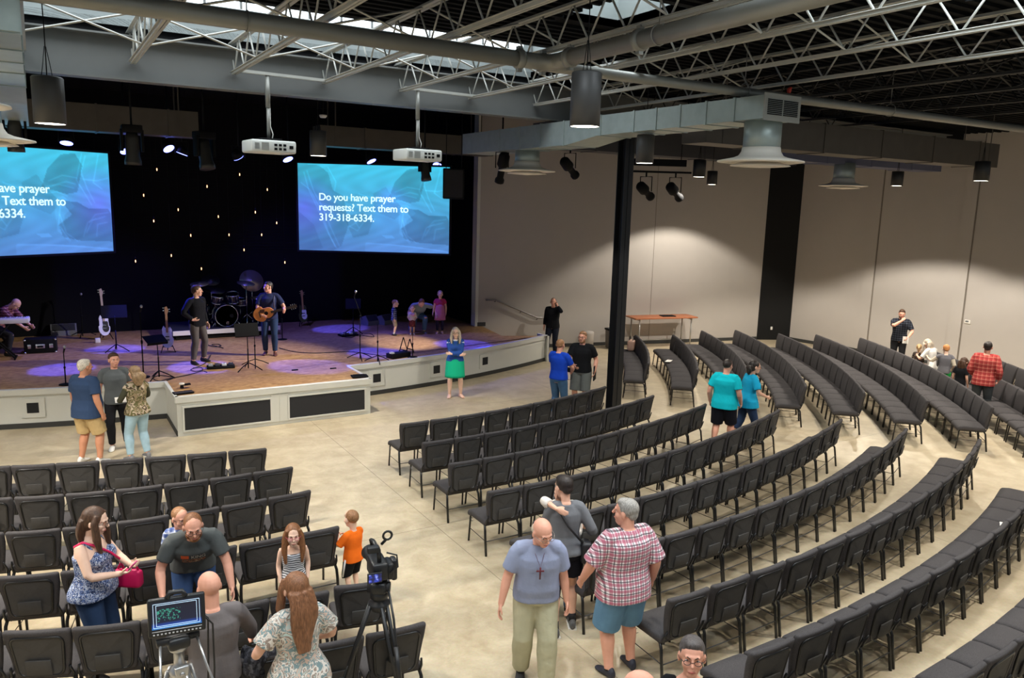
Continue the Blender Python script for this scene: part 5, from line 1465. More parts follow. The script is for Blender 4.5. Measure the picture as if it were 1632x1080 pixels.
def music_stand(label, x, y, h, w=.48, hd=.30, tilt=60, rz=0.0):
    t = thing('music_stand', label, 'music stand', at_stage(x, y), rz)
    b = MB(); tripod_base(b, .30, .18, 3, -.5); b.build('base', m_blkmet, t)
    MB().tube([(0, 0, .05), (0, 0, h * .6)], .014, 8).tube([(0, 0, h * .55), (0, .02, h)], .010, 8).build('pole', m_blkmet, t)
    M = Matrix.Translation((0, .02, h)) @ Matrix.Rotation(radians(tilt), 4, 'X')
    d = MB(); d.box((0, hd * .35, .0), (w, hd, .006), M); d.box((0, -hd * .15, -.025), (w, .006, .05), M); d.build('desk', m_blkmet, t)
    return t
music_stand('music stand with blue lit desk before the bass guitar', 186, 560, .86, .55, .30, 75)
music_stand('black music stand before the pale electric guitar', 254, 604, .78, .42, .28, 25, .3)
music_stand('black music stand in the middle of the stage front', 396, 590, .80, .50, .30, 60)
music_stand('dark music stand at right, near the boom microphone', 563, 531, .75, .42, .3, 60, -.4)
def guitar_outline(sc=1.0, cut=True, kind='electric'):
    P = []
    for k in range(48):
        a = 2 * pi * k / 48
        r = .165 + .035 * cos(2 * a) - .0 * sin(a)
        x = r * sin(a) * (.98 if cos(a) < 0 else .80); y = r * 1.18 * cos(a)
        if kind == 'electric':
            if .35 < a < .8: x *= 1.12; y *= 1.18
            if 2 * pi - .9 < a < 2 * pi - .3: x *= 1.15; y *= 1.32
        P.append((x * sc, y * sc))
    return P
def stand_guitar(label, name, x, y, col, h, rz=0.0, guard=(236, 236, 236), kind='electric', neck=(150, 110, 70)):
    t = thing(name, label, 'guitar', at_stage(x, y) + Vector((0, 0, .16)), rz)
    M = Matrix.Translation((0, .04, .19)) @ Matrix.Rotation(radians(78), 4, 'X')
    body = MB(); body.prism(guitar_outline(1.05, kind=kind), -.022, .022, M); o = body.build('body', mat('guitar_' + name + label[:5], col, .3, spec=.6, coat=.4), t)
    P = [(px * .62 + .03, py * .6 - .02) for px, py in guitar_outline(1.0, kind=kind)]
    MB().prism(P, .022, .026, M).build('pickguard', mat('pickguard%d' % guard[0], guard, .4), t)
    L = h - .45
    MB().box((0, .12 + L / 2, .026), (.05, L, .022), M).build('neck', mat('maple_neck%d' % neck[0], neck, .5), t)
    hs = MB(); hs.prism([(-.03, .12 + L), (.03, .12 + L), (.055, .2 + L), (.02, .3 + L), (-.03, .28 + L)], .012, .03, M); hs.build('headstock', mat('maple_neck%d' % neck[0], neck, .5), t)
    pg = MB()
    for k in range(4): pg.box((-.055 if k % 2 else .07, .17 + L + .03 * k, .02), (.035, .016, .016), M)
    pg.build('tuning_peg', m_chrome, t)
    MB().box((.0, -.06, .03), (.09, .02, .012), M).box((.0, .02, .03), (.09, .02, .012), M).build('pickup', m_chrome if guard[0] < 100 else m_black, t)
    s = thing('guitar_stand', 'black tubular stand under the ' + label.split(' on ')[0], 'guitar stand', at_stage(x, y), rz)
    st = MB()
    for sg in (-1, 1): st.tube([(sg * .10, -.02, .17), (sg * .16, -.12, .012)], .011, 6).tube([(sg * .10, -.02, .14), (sg * .10, .06, .13), (0, .12, .1)], .010, 6)
    st.tube([(0, .26, .012), (0, .12, .1), (0, .16, .62)], .011, 6).tube([(-.06, .12, .62), (.06, .12, .62)], .010, 6)
    st.build('tube_frame', m_blkmet, s)
stand_guitar('white bass guitar with black guard on stand at left', 'bass_guitar', 168, 541, (226, 224, 228), 1.12, .15, (20, 20, 22), neck=(180, 160, 130))
stand_guitar('pale lavender electric guitar on stand left of singer', 'electric_guitar', 268, 561, (196, 196, 226), .90, -.1, (206, 206, 230))
stand_guitar('black electric guitar on stand right of the guitarist', 'electric_guitar', 484, 519, (14, 14, 16), .86, .0, (228, 228, 226))
# acoustic guitar held by the player
p = gp_
t = thing('acoustic_guitar', 'honey acoustic guitar held by the man in navy shirt', 'guitar', p.w((.10, .235, 1.03)), p.rz)
M = Matrix.Rotation(radians(-12), 4, 'Z') @ Matrix.Rotation(radians(78), 4, 'Y') @ Matrix.Rotation(radians(90), 4, 'Z')
# guitar frame: neck towards -x (player's left), face towards +y
B = Matrix(((0, -1, 0, 0), (0, 0, 1, 0), (1, 0, 0, 0), (0, 0, 0, 1)))   # outline (x, y, z) -> (-y, z, x)
M = Matrix.Rotation(radians(14), 4, 'Y') @ B
out = []
for k in range(56):
    a = 2 * pi * k / 56
    w = .19 if cos(a) < 0 else .145
    waist = 1 - .20 * math.exp(-((cos(a) - .12) / .28) ** 2)
    out.append((w * sin(a) * waist, .235 * cos(a)))
m_spruce = mat('honey_spruce', (206, 130, 62), .35, noise=.1, nscale=14, spec=.5, coat=.3)
MB().prism(out, -.05, .045, M).build('body', m_spruce, t)
MB().prism([(.045 * cos(2 * pi * k / 20), .045 * sin(2 * pi * k / 20) + .06) for k in range(20)], .045, .047, M).build('sound_hole', m_black, t)
MB().prism([(.03, .03), (.10, .05), (.11, -.06), (.05, -.09), (.02, -.02)], .045, .048, M).build('pickguard', mat('brown_guard', (70, 36, 22), .3), t)
MB().box((0, -.09, .05), (.14, .025, .012), M).build('bridge', mat('ebony', (40, 26, 20), .4), t)
MB().box((0, .40, .05), (.055, .46, .022), M).build('neck', mat('ebony', (40, 26, 20), .4), t)
MB().prism([(-.03, .62), (.03, .62), (.04, .78), (-.04, .78)], .03, .048, M).build('headstock', mat('ebony', (40, 26, 20), .4), t)
pg = MB()
for k in range(3):
    for sg in (-1, 1): pg.box((sg * .05, .65 + .045 * k, .04), (.03, .015, .015), M)
pg.build('tuning_peg', m_chrome, t)
mb = MB(); base = Vector((.10, .235, 1.03))
mb.tube([p.T(Vector(v)) * p.s - base for v in ((.3, .17, 1.0), (.22, -.02, 1.12), (.05, -.155, 1.32), (-.11, -.09, 1.44), (-.125, .03, 1.44), (-.12, .14, 1.32), (-.14, .19, 1.14))], .016, 6); mb.build('strap', mat('grey_strap', (70, 70, 96), .8), t)

# drum riser
t = thing('drum_riser', 'low black drum platform with white front edge', 'platform', (4.18, 22.35, ST))
MB().box((0, 0, .20), (2.75, 1.75, .06)).build('top', mat('blue_black_carpet', (22, 22, 40), .8), t)
MB().box((0, -.88, .19), (2.75, .02, .12)).build('front_edge', m_white, t)
mb = MB(); mb.box((0, 0, .085), (2.6, 1.6, .17)); mb.build('base', m_black, t)
RT = ST + .235
def drum(name, label, c, r, d, axis, parent=None, legs=None):
    t = thing(name, label, 'drum', c)
    q = Vector(axis).to_track_quat('Z', 'Y').to_matrix().to_4x4()
    MB().lathe([(r, -d / 2), (r, d / 2)], n=32, M=q, caps=False).build('shell', m_shell, t)
    MB().lathe([(.0, d / 2 + .002), (r * .98, d / 2 + .002)], n=32, M=q).build('drum_head', m_head, t)
    for s in (-1, 1):
        z = s * d / 2; h = MB(); h.lathe([(r + .002, z - .018), (r + .016, z - .018), (r + .016, z + .018), (r + .002, z + .018), (r + .002, z - .018)], n=32, M=q, caps=False); h.build('hoop', m_chrome, t)
    lg = MB()
    for k in range(8):
        a = 2 * pi * k / 8; lg.tube([q @ Vector(((r + .012) * cos(a), (r + .012) * sin(a), -d / 2)), q @ Vector(((r + .012) * cos(a), (r + .012) * sin(a), d / 2))], .006, 5)
    lg.build('lug', m_chrome, t)
    if legs:
        l = MB()
        for a, b_ in legs: l.tube([a, b_], .012, 6)
        l.build('leg', m_chrome, t)
    return t
bd = Vector((4.22, 22.05, RT + .30))
t = drum('bass_drum', 'big bass drum with black front head and chrome hoops', bd, .285, .42, (0, -1, .0), legs=[((-.25, -.1, -.12), (-.38, -.2, -.30)), ((.25, -.1, -.12), (.38, -.2, -.30))])
text_mesh('G', .10, 'drum_logo', m_chrome, t, (-.02, -.222, -.23), (pi / 2, 0, 0))
MB().prism([(.05 * cos(2 * pi * k / 20), .05 * sin(2 * pi * k / 20)) for k in range(20)], 0, .004, Matrix.Translation((.13, -.218, .0)) @ Matrix.Rotation(pi / 2, 4, 'X')).build('port_hole', m_black, t)
drum('tom_drum', 'rack tom above bass drum, right of two', bd + Vector((.22, .02, .46)), .15, .22, (-.1, -.35, .9), legs=[((-.05, 0, -.1), (-.10, .1, -.22))])
drum('tom_drum', 'rack tom above bass drum, left of two', bd + Vector((-.18, .06, .44)), .14, .20, (.1, -.35, .9), legs=[((.05, 0, -.1), (.08, .1, -.22))])
drum('floor_tom', 'floor tom on chrome legs left of bass drum', bd + Vector((-.55, .35, .12)), .19, .36, (0, -.08, 1), legs=[((.2, 0, .1), (.2, 0, -.42)), ((-.2, 0, .1), (-.2, 0, -.42)), ((0, .2, .1), (0, .2, -.42))])
drum('snare_drum', 'snare drum behind bass drum at right', bd + Vector((.5, .45, .28)), .18, .14, (0, -.1, 1), legs=[((0, 0, -.07), (0, 0, -.57))])
def cymbal(label, c, r, axis, dark=False):
    c = Vector(c); t = thing('cymbal', label, 'cymbal', (c.x, c.y, RT))
    q = Matrix.Translation((0, 0, c.z - RT)) @ Vector(axis).to_track_quat('Z', 'Y').to_matrix().to_4x4()
    MB().lathe([(.0, .03), (.03, .025), (.05, .008), (r, -.006), (r, -.010), (.05, .002), (.0, .01)], n=36, M=q).build('plate', m_cym if not dark else mat('dark_cymbal', (70, 66, 60), .4, metal=.7), t)
    b = MB(); tripod_base(b, .26, .3); b.tube([(0, 0, .28), (0, 0, c.z - RT + .02)], .011, 8); b.build('stand', m_chrome, t)
cymbal('large pale cymbal tilted to the front, above guitarist shoulder', on_y(401, 447, 22.5), .33, (.05, -.85, .45))
cymbal('dark cymbal tilted to the front, left of pale cymbal', on_y(336, 446, 22.6), .24, (.0, -.5, .8), True)
cymbal('flat crash cymbal catching blue light behind singer head', on_y(318, 452, 22.0), .24, (-.1, -.18, 1))
cymbal('flat crash cymbal right of the toms', on_y(392, 451, 22.0), .24, (.1, -.2, 1))
cymbal('hi-hat cymbal low beside the bass drum', on_y(410, 474, 22.1), .18, (0, -.1, 1))
cymbal('ride cymbal above the floor tom', on_y(342, 462, 22.2), .27, (.1, -.25, 1), True)

# electronic keyboard
t = thing('electronic_keyboard', 'white electronic keyboard on black cross-leg stand at left edge', 'keyboard', Vector((-.98, 20.50, ST)), radians(-4))
MB().rbox((0, 0, .87), (1.36, .32, .12), .025).build('case', mat('white_keyboard', (214, 210, 226), .4), t)
k = MB()
for i in range(40): k.box((-.62 + i * .031, -.06, .936), (.028, .15, .008))
k.build('white_key', m_white, t)
k = MB()
for i in range(40):
    if i % 7 not in (2, 6): k.box((-.604 + i * .031, -.01, .944), (.014, .09, .012))
k.build('black_key', m_black, t)
x = MB()
for yy in (-.12, .12):
    x.tube([(-.36, yy, .02), (.30, yy, .80)], .018, 8); x.tube([(.36, yy, .02), (-.30, yy, .80)], .018, 8)
for sx in (-.36, .36): x.tube([(sx, -.24, .018), (sx, .24, .018)], .018, 8)
x.tube([(.1, -.3, .5), (.1, -.3, .95)], .01, 6)
x.build('cross_leg', m_blkmet, t)
t = thing('equipment_case', 'black hard case with silver latches beside the keyboard player', 'case', at_stage(66, 563) + Vector((0, .2, 0)), radians(-4))
MB().rbox((0, 0, .17), (.66, .36, .34), .02).build('shell', m_black, t)
for xx, w in ((-.22, .07), (.0, .19), (.22, .08)):
    l = MB(); l.rbox((xx, -.185, .17), (w, .015, .10), .006); l.build('latch', m_chrome, t)
MB().rbox((0, -.195, .16), (.12, .01, .045), .004).build('handle', m_blkmet, t)
mb = MB()
for sx in (-1, 1):
    for sz in (.02, .32): mb.ell((sx * .31, -.165, sz), (.03, .03, .03))
mb.build('corner_ball', m_chrome, t)
def wedge(label, x, y, w, rz, m):
    t = thing('floor_monitor', label, 'loudspeaker', at_stage(x, y), rz)
    P = [(-.17, 0), (.2, 0), (.2, .12), (.06, .30), (-.17, .22)]
    M = Matrix(((0, 0, 1, 0), (-1, 0, 0, 0), (0, 1, 0, 0), (0, 0, 0, 1)))
    MB().prism(P, -w / 2, w / 2, M).build('cabinet', m, t)
    M2 = Matrix.Translation((0, -.132, .215)) @ Matrix.Rotation(radians(-38), 4, 'X')
    MB().box((0, .0, .0), (w * .88, .012, .2), M2).build('grille', m_grille, t)
m_gwedge = mat('grey_wedge', (110, 110, 116), .7)
wedge('grey wedge floor monitor near back wall, left of pair', 589, 517, .42, .3, m_gwedge)
wedge('grey wedge floor monitor near back wall, right of pair', 612, 516, .42, .5, m_gwedge)
wedge('low dark wedge monitor between keyboard case and bass guitar', 102, 533, .6, .0, m_gwedge)
def pedalboard(label, x, y, w, d, rz=0):
    t = thing('pedalboard', label, 'pedalboard', at_stage(x, y), rz)
    MB().rbox((0, 0, .03), (w, d, .05), .008).build('board', m_black, t)
    for i, c in enumerate(((150, 152, 160), (60, 60, 66), (210, 212, 214), (40, 44, 60))):
        xx = -w * .36 + w * .24 * i
        o = MB().rbox((xx, .0, .078), (w * .17, d * .6, .045), .008).build('effect_pedal', mat('pedal%d' % i, c, .4), t)
        MB().lathe([(.0, .02), (.012, .018), (.012, .0)], n=10, M=Matrix.Translation((xx, -d * .18, .1))).build('footswitch', m_chrome, o)
pedalboard('pedalboard on the floor right of the singer', 352, 586, .58, .26, -.15)
pedalboard('pedalboard with tangled leads at right rear of stage', 555, 535, .50, .30, .1)
t = thing('floor_box', 'long black floor box at the stage lip, right side', 'box', gp(635, 569, ST), .30)
MB().rbox((0, 0, .06), (.56, .26, .12), .01).build('case', m_black, t); MB().box((-.22, -.02, .13), (.08, .10, .05)).build('plug', m_white, t)
t = thing('folding_stand', 'black folding frame stand beside the black floor box', 'stand', gp(648, 561, ST), .2)
for sg in (-1, 1):
    l = MB()
    for yy in (-.14, .14): l.tube([(sg * .12, yy, .01), (0, yy, .36)], .013, 6)
    l.tube([(sg * .10, -.14, .07), (sg * .10, .14, .07)], .012, 6); l.build('side_frame', m_blkmet, t)
t = thing('storage_box', 'small white box on the stage floor near the bass guitar', 'box', at_stage(156, 546)); MB().rbox((0, 0, .06), (.12, .1, .12), .01).build('shell', m_white, t)
t = thing('light_strip', 'thin black strip at the stage edge behind the men', 'strip', gp(165, 610, ST), .03); MB().rbox((0, 0, .02), (.62, .07, .04), .01).build('case', m_black, t)
# on the apron
AP = .768
t = thing('mini_keyboard', 'small black key controller on the apron corner', 'keyboard', gp(292, 626, AP), radians(6)); MB().rbox((0, 0, .012), (.36, .18, .024), .006).build('case', m_black, t)
k = MB()
for i in range(22): k.box((-.16 + .0152 * i, -.03, .026), (.011, .09, .006))
k.build('key', mat('dark_key', (70, 66, 74), .4), t)
t = thing('webcam', 'small round white topped device on apron behind key controller', 'device', gp(290, 618, AP), .2); MB().lathe([(.0, 0), (.035, 0), (.03, .06), (.0, .06)], n=16).build('base', m_black, t); MB().lathe([(.0, .06), (.05, .07), (.05, .10), (.0, .105)], n=18).build('top', m_white, t); MB().box((.10, .0, .06), (.12, .07, .03)).build('wing', m_black, t)
t = thing('floor_tray', 'flat black tray at the right end of the apron', 'tray', gp(573, 600, AP), radians(-8)); MB().rbox((0, 0, .015), (.34, .22, .03), .008).build('plate', m_black, t); MB().rbox((0, .03, .034), (.24, .12, .012), .004).build('inset', m_blkmet, t)
for i, (x, y, w_) in enumerate(((470, 590, 'left'), (531, 587.5, 'right'))):
    t = thing('cable_cover', 'tiny black floor cover near the stage front, %s of two' % w_, 'floor cover', at_stage(x, y)); MB().rbox((0, 0, .012), (.14, .05, .024), .008).build('lid', m_black, t)
# leads on the stage floor
def lead(label, pts, r=.009, loop=None):
    P = [gp(x, y, ST) + Vector((0, 0, .012)) for x, y in pts]
    # smooth the run
    Q = []
    for i in range(len(P) - 1):
        a, b_, c, d = P[max(i - 1, 0)], P[i], P[i + 1], P[min(i + 2, len(P) - 1)]
        for k in range(8):
            u = k / 8
            Q.append(.5 * ((2 * b_) + (c - a) * u + (2 * a - 5 * b_ + 4 * c - d) * u * u + (3 * b_ - a - 3 * c + d) * u ** 3))
    Q.append(P[-1])
    o = MB().tube(Q, r, 5).build('cable', mat('black_rubber', (14, 14, 16), .6)); tag(o, label, 'cable')
lead('black cable looping on the stage from singer to left music stand', [(330, 594), (322, 592), (300, 598), (270, 604), (254, 608), (244, 603), (256, 599), (276, 602), (266, 607)])
lead('black cable loop at the singer feet', [(336, 566), (333, 572), (326, 580), (310, 587), (304, 590), (312, 592), (323, 590), (320, 586), (308, 587)])
lead('thin cable trailing across stage behind the right music stand', [(445, 555), (470, 561), (500, 563), (530, 562), (560, 561), (600, 566), (625, 568)])
lead('cable coil beside the rear pedalboard', [(545, 531), (548, 537), (560, 538), (572, 534), (584, 536), (596, 537), (590, 532), (575, 531)])
lead('black cable by the drum riser left foot', [(330, 549), (340, 553), (352, 552), (348, 549), (338, 550), (356, 555)])

# ================================================================== HALL FURNITURE
wd = Vector((WB[0] - WA[0], WB[1] - WA[1], 0)).normalized(); wn = Vector((wd.y, -wd.x, 0))
wa = atan2(wd.y, wd.x)
def by_wall(s, off): return Vector((WA[0], WA[1], 0)) + wd * s + wn * off
t = thing('high_table', 'tall wood-topped table with metal legs along far wall', 'table', by_wall(6.15, .52), wa)
MB().rbox((0, 0, .98), (2.3, .72, .045), .008).build('tabletop', mat('cherry_wood', (164, 100, 66), .45, noise=.15, nscale=10), t)
for sx in (-1, 1):
    for sy in (-1, 1): MB().tube([(sx * .95, sy * .28, 0), (sx * .95, sy * .28, .96)], .022, 10).build('leg', mat('brushed_leg', (170, 168, 162), .4, metal=.7), t)
MB().tube([(-.95, .28, .18), (.95, .28, .18)], .016, 8).build('foot_rail', mat('brushed_leg', (170, 168, 162), .4, metal=.7), t)
for sx in (-1, 1): MB().box((sx * .95, 0, .93), (.03, .6, .05)).build('apron_rail', mat('brushed_leg', (170, 168, 162), .4, metal=.7), t)
t = thing('laptop', 'closed dark laptop lying on the tall wood table', 'laptop', by_wall(6.35, .55) + Vector((0, 0, 1.003)), wa - .1); MB().rbox((0, 0, .012), (.46, .32, .024), .008).build('case', m_black, t)
t = thing('waste_bin', 'square grey bin with black rim and white papers on top', 'bin', (15.55, 19.32, 0), wa)
MB().rbox((0, 0, .31), (.40, .36, .60), .02, taper=lambda u: .88 + .12 * u).build('body', mat('grey_brown_bin', (110, 104, 98), .5), t); MB().rbox((0, 0, .62), (.44, .40, .06), .015).build('rim', m_black, t)
t = thing('paper_stack', 'white papers lying on top of the square grey bin', 'paper', (15.55, 19.32, .652), wa + .2); MB().box((0, 0, .02), (.28, .22, .04)).box((.04, .02, .05), (.22, .2, .02)).build('sheets', m_white, t)
t = thing('waste_bin', 'low beige drum partly hidden behind square grey bin', 'bin', by_wall(3.55, .45)); MB().lathe([(.0, 0), (.19, 0), (.2, .5), (.19, .56), (.0, .57)], n=24).build('drum', m_wall, t)
# handrail on the wall by the steps
t = thing('handrail', 'grey metal handrail sloping down far wall by the stage steps', 'handrail', by_wall(.2, .08))
hp = [by_wall(.25, .09) + Vector((0, 0, 1.57)), by_wall(.55, .09) + Vector((0, 0, 1.57)), by_wall(1.95, .09) + Vector((0, 0, .98)), by_wall(2.35, .09) + Vector((0, 0, .97))]
MB().tube([q - t.location for q in hp], .027, 10).build('rail', mat('rail_steel', (150, 148, 144), .35, metal=.7), t)
for q in (hp[1], hp[1].lerp(hp[2], .6), hp[2]): MB().tube([q - t.location, q - t.location - Vector((0, 0, .06)), q - t.location - Vector((0, 0, .07)) - wn * .085], .009, 6).build('bracket', m_blkmet, t)
w2 = Vector((WE[0] - WC[0], WE[1] - WC[1], 0)).normalized(); w2n = Vector((w2.y, -w2.x, 0))
t = thing('thermostat', 'small white thermostat on the right beige wall', 'thermostat', Vector((WC[0], WC[1], 1.44)) + w2 * 5.74 + w2n * .012, atan2(w2.y, w2.x))
MB().rbox((0, -.0, 0), (.16, .03, .11), .008).build('housing', m_white, t); MB().box((-.01, -.017, .01), (.09, .004, .05)).build('display', mat('lcd_grey', (110, 112, 112), .4), t)
t = thing('wall_switch', 'tiny pale wall plate on the black corner panel', 'switch', Vector((WB[0], WB[1], .42)).lerp(Vector((WC[0], WC[1], .42)), .42) + Vector((-.02, -.035, 0)), atan2(WC[1] - WB[1], WC[0] - WB[0])); MB().rbox((0, 0, 0), (.07, .012, .11), .004).build('plate', m_white, t)
t = thing('wall_outlet', 'white outlet plate on far wall below the tall table', 'outlet', by_wall(6.95, .012) + Vector((0, 0, .45)), wa); MB().rbox((0, 0, 0), (.07, .012, .11), .004).build('plate', m_white, t)
# things left on the chairs
t = thing('handbag', 'tan leather handbag on the front chair nearest the column', 'handbag', gp(1006, 558, .485), radians(40))
MB().rbox((0, 0, .15), (.36, .20, .30), .06, 3, taper=lambda u: 1.06 - .18 * u).build('bag_body', mat('tan_leather', (186, 150, 132), .5, noise=.06), t)
for s in (-1, 1): MB().tube([(-.09, s * .05, .28), (-.07, s * .05, .40), (.07, s * .05, .40), (.09, s * .05, .28)], .010, 6).build('handle', m_black, t)
t = thing('paper_sheet', 'white leaflet lying on second row seat of far right block', 'paper', gp(1066, 575, .497), .6); MB().box((0, 0, .003), (.30, .14, .005)).build('sheet', m_white, t)
t = thing('paper_sheet', 'white card lying on seat at the right picture edge', 'paper', gp(1604, 838, .50), .5); MB().box((0, 0, .003), (.22, .15, .006)).build('sheet', m_white, t)

# ================================================================== CAMERA RIGS
m_rig = mat('camera_black', (24, 25, 27), .45, spec=.5)
m_alu = mat('tripod_alu', (176, 176, 176), .3, metal=.8)
def legs3(t, hub, foot_r, rot, m, mid=True, two=True):
    for k in range(3):
        a = rot + 2 * pi * k / 3
        c = Vector((cos(a), sin(a), 0)); s_ = Vector((-sin(a), cos(a), 0))
        top = Vector((0, 0, hub)) + c * .07; foot = c * foot_r
        l = MB()
        for sg in (-1, 1): l.tube([top + s_ * sg * .028, top.lerp(foot, .52) + s_ * sg * .022], .014, 8)
        l.tube([top.lerp(foot, .40), foot], .013, 8); l.ell(foot + Vector((0, 0, .015)), (.022, .022, .015))
        lo = l.build('leg', m, t)
        q = top.lerp(foot, .5); MB().rbox(q, (.075, .05, .07), .012, rz=a).build('leg_clamp', m_rig, lo)
        if m is m_rig: MB().rbox(q + c * .02 + Vector((0, 0, .0)), (.035, .02, .02), .006, rz=a).build('release_tab', mat('red_tab', (206, 40, 44), .5), lo)
    if mid:
        for k in range(3):
            a = rot + 2 * pi * k / 3; c = Vector((cos(a), sin(a), 0))
            MB().tube([(0, 0, hub * .34), (Vector((0, 0, hub)) + c * .07).lerp(c * foot_r, .72)], .011, 6).build('spreader_arm', m_rig, t)
P0 = gp(604, 950, 1.36); hub = 1.30
t = thing('camera_tripod', 'black tripod holding video camera at the centre aisle', 'tripod', (P0.x, P0.y, 0), radians(-30))
legs3(t, hub, .50, radians(75), m_rig)
MB().lathe([(.0, hub - .05), (.06, hub - .05), (.085, hub - .01), (.085, hub + .015), (.05, hub + .03), (.05, hub + .05), (.075, hub + .06), (.07, hub + .12), (.0, hub + .13)], n=24).build('bowl', m_rig, t)
MB().rbox((0, 0, hub + .15), (.13, .15, .10), .03, 2).tube([(-.09, 0, hub + .14), (.09, 0, hub + .14)], .045, 16).build('fluid_head', m_rig, t)
MB().tube([(.08, -.03, hub + .14), (.14, -.16, hub - .05), (.20, -.34, hub - .36)], .010, 8).tube([(.17, -.26, hub - .22), (.215, -.38, hub - .44)], .019, 10).build('pan_handle', m_rig, t)
t = thing('video_camera', 'black video camera with small blue lit screen on the aisle tripod', 'video camera', (P0.x, P0.y, hub + .20), radians(-8))
MB().rbox((.0, .05, .09), (.13, .24, .15), .025, 2).rbox((.085, .02, .08), (.06, .16, .14), .025, 2).build('camera_body', m_rig, t)
MB().tube([(0, .16, .09), (0, .30, .09), (0, .34, .09)], [.055, .055, .068], 20).build('lens', m_rig, t)
MB().rbox((.125, .03, .07), (.05, .10, .18), .02, 2).build('hand_grip', m_rig, t)
MB().tube([(0, -.02, .16), (-.01, -.03, .27), (-.02, .10, .29), (-.02, .18, .27), (0, .17, .17)], .018, 8).rbox((-.05, -.02, .28), (.10, .06, .05), .012).build('top_handle', m_rig, t)
o = MB().tube([(.03, .03, .29), (.06, .0, .34)], .012, 8).tube([(.07 + .035 * cos(a), -.0, .37 + .035 * sin(a)) for a in [2 * pi * k / 14 for k in range(14)]], .010, 6, closed=True).build('microphone_clamp', m_rig, t)
s = MB().rbox((-.055, -.095, .075), (.12, .018, .085), .006).build('flip_screen', m_rig, t)
def lcd(nt, b, co):
    n = N(nt, 'ShaderNodeTexNoise', Scale=26.0, Detail=3.0); nt.links.new(co, n.inputs['Vector'])
    sx = nt.nodes.new('ShaderNodeSeparateXYZ'); nt.links.new(co, sx.inputs[0])
    c = ramp(nt, n.outputs['Fac'], [(.42, rgb(14, 18, 60)), (.55, rgb(40, 60, 170)), (.68, rgb(190, 200, 240))])
    nt.links.new(c, b.inputs['Emission Color']); b.inputs['Emission Strength'].default_value = .9; b.inputs['Base Color'].default_value = (.02, .02, .03, 1)
MB().box((-.055, -.106, .075), (.10, .003, .066)).build('lcd_picture', node_mat('camera_lcd', lcd, .3), s)
MB().tube([(.05, -.05, .25), (.13, -.06, .22), (.14, -.06, .12), (.07, -.07, .08)], .007, 6).build('lead', m_rig, t)
# monitor rig at left
P1 = gp(283, 1002, 1.50); hub = 1.32
t = thing('camera_tripod', 'silver tripod with two pan handles under the left monitor', 'tripod', (P1.x, P1.y, 0), radians(4))
legs3(t, hub - .12, .42, radians(-90), m_alu, mid=False)
MB().lathe([(.0, hub - .2), (.05, hub - .2), (.075, hub - .13), (.05, hub - .1), (.036, hub - .08), (.036, hub + .02), (.06, hub + .03), (.06, hub + .07), (.0, hub + .08)], n=24).build('bowl', m_alu, t)
MB().rbox((0, 0, hub + .09), (.15, .13, .09), .03, 2).tube([(-.14, 0, hub + .11), (.14, 0, hub + .11)], .03, 12).build('fluid_head', m_rig, t)
for sg in (-1, 1):
    h = MB(); h.tube([(sg * .12, -.02, hub + .10), (sg * .15, -.14, hub - .06), (sg * .21, -.32, hub - .30)], .009, 8); ho = h.build('pan_handle', m_alu, t)
    MB().tube([(sg * .205, -.305, hub - .28), (sg * .245, -.43, hub - .46)], .018, 10).build('rubber_grip', m_rig, ho)
mb = MB(); mb.rbox((0, -.075, hub - .12), (.10, .03, .11), .012, taper=lambda u: .7 + .3 * u); mb.tube([(0, -.09, hub - .12), (0, -.10, hub - .12)], .018, 12); mb.build('leg_bracket', m_alu, t)
t = thing('field_monitor', 'black field monitor showing the stage, on the silver tripod', 'monitor', (P1.x, P1.y, hub + .15), radians(-9))
M = Matrix.Translation((0, 0, .14)) @ Matrix.Rotation(radians(-10), 4, 'X')
W, Hh = .37, .265
MB().rbox((0, 0, 0), (W, .05, Hh), .014, 2, M=M).build('housing', m_rig, t)
def mon(nt, b, co):
    sx = nt.nodes.new('ShaderNodeSeparateXYZ'); nt.links.new(co, sx.inputs[0])
    n = N(nt, 'ShaderNodeTexNoise', Scale=70.0, Detail=3.0, Distortion=1.0); nt.links.new(co, n.inputs['Vector'])
    hz = math_node(nt, 'MULTIPLY', math_node(nt, 'ADD', sx.outputs[2], -.05), 6.0)
    base = ramp(nt, hz, [(.0, rgb(60, 140, 190)), (.25, rgb(20, 60, 140)), (.4, rgb(8, 12, 30)), (1.0, rgb(6, 8, 18))])
    gx = math_node(nt, 'MULTIPLY', math_node(nt, 'LESS_THAN', math_node(nt, 'ABSOLUTE', math_node(nt, 'ADD', sx.outputs[0], .05)), .075), math_node(nt, 'LESS_THAN', math_node(nt, 'ABSOLUTE', math_node(nt, 'ADD', sx.outputs[2], -.165)), .04))
    c = mixc(nt, math_node(nt, 'MULTIPLY', gx, math_node(nt, 'GREATER_THAN', n.outputs['Fac'], .56)), base, rgb(50, 130, 110))
    nt.links.new(c, b.inputs['Emission Color']); b.inputs['Emission Strength'].default_value = 1.0; b.inputs['Base Color'].default_value = (.02, .02, .03, 1)
MB().box((0, -.027, .018), (W * .86, .003, Hh * .70), M).build('monitor_picture', node_mat('monitor_lcd', mon, .3), t)
g = MB()
for k, (sx, sz) in enumerate(((.80, .62), (.70, .54))):
    for sg in (-1, 1):
        g.box((0, -.03, .018 + sg * Hh * sz / 2), (W * sx, .002, .0022), M); g.box((sg * W * sx / 2, -.03, .018), (.0022, .002, Hh * sz), M)
g.build('frame_guide', mat('guide_lines', (190, 215, 235), .5, emit=.8, emit_col=(180, 205, 225)), t)
bt = MB()
for k in range(13): bt.box((-W * .40 + W * .0665 * k, -.027, -Hh * .42), (.012, .004, .009), M)
bt.build('button', mat('button_grey', (190, 190, 190), .5), t)
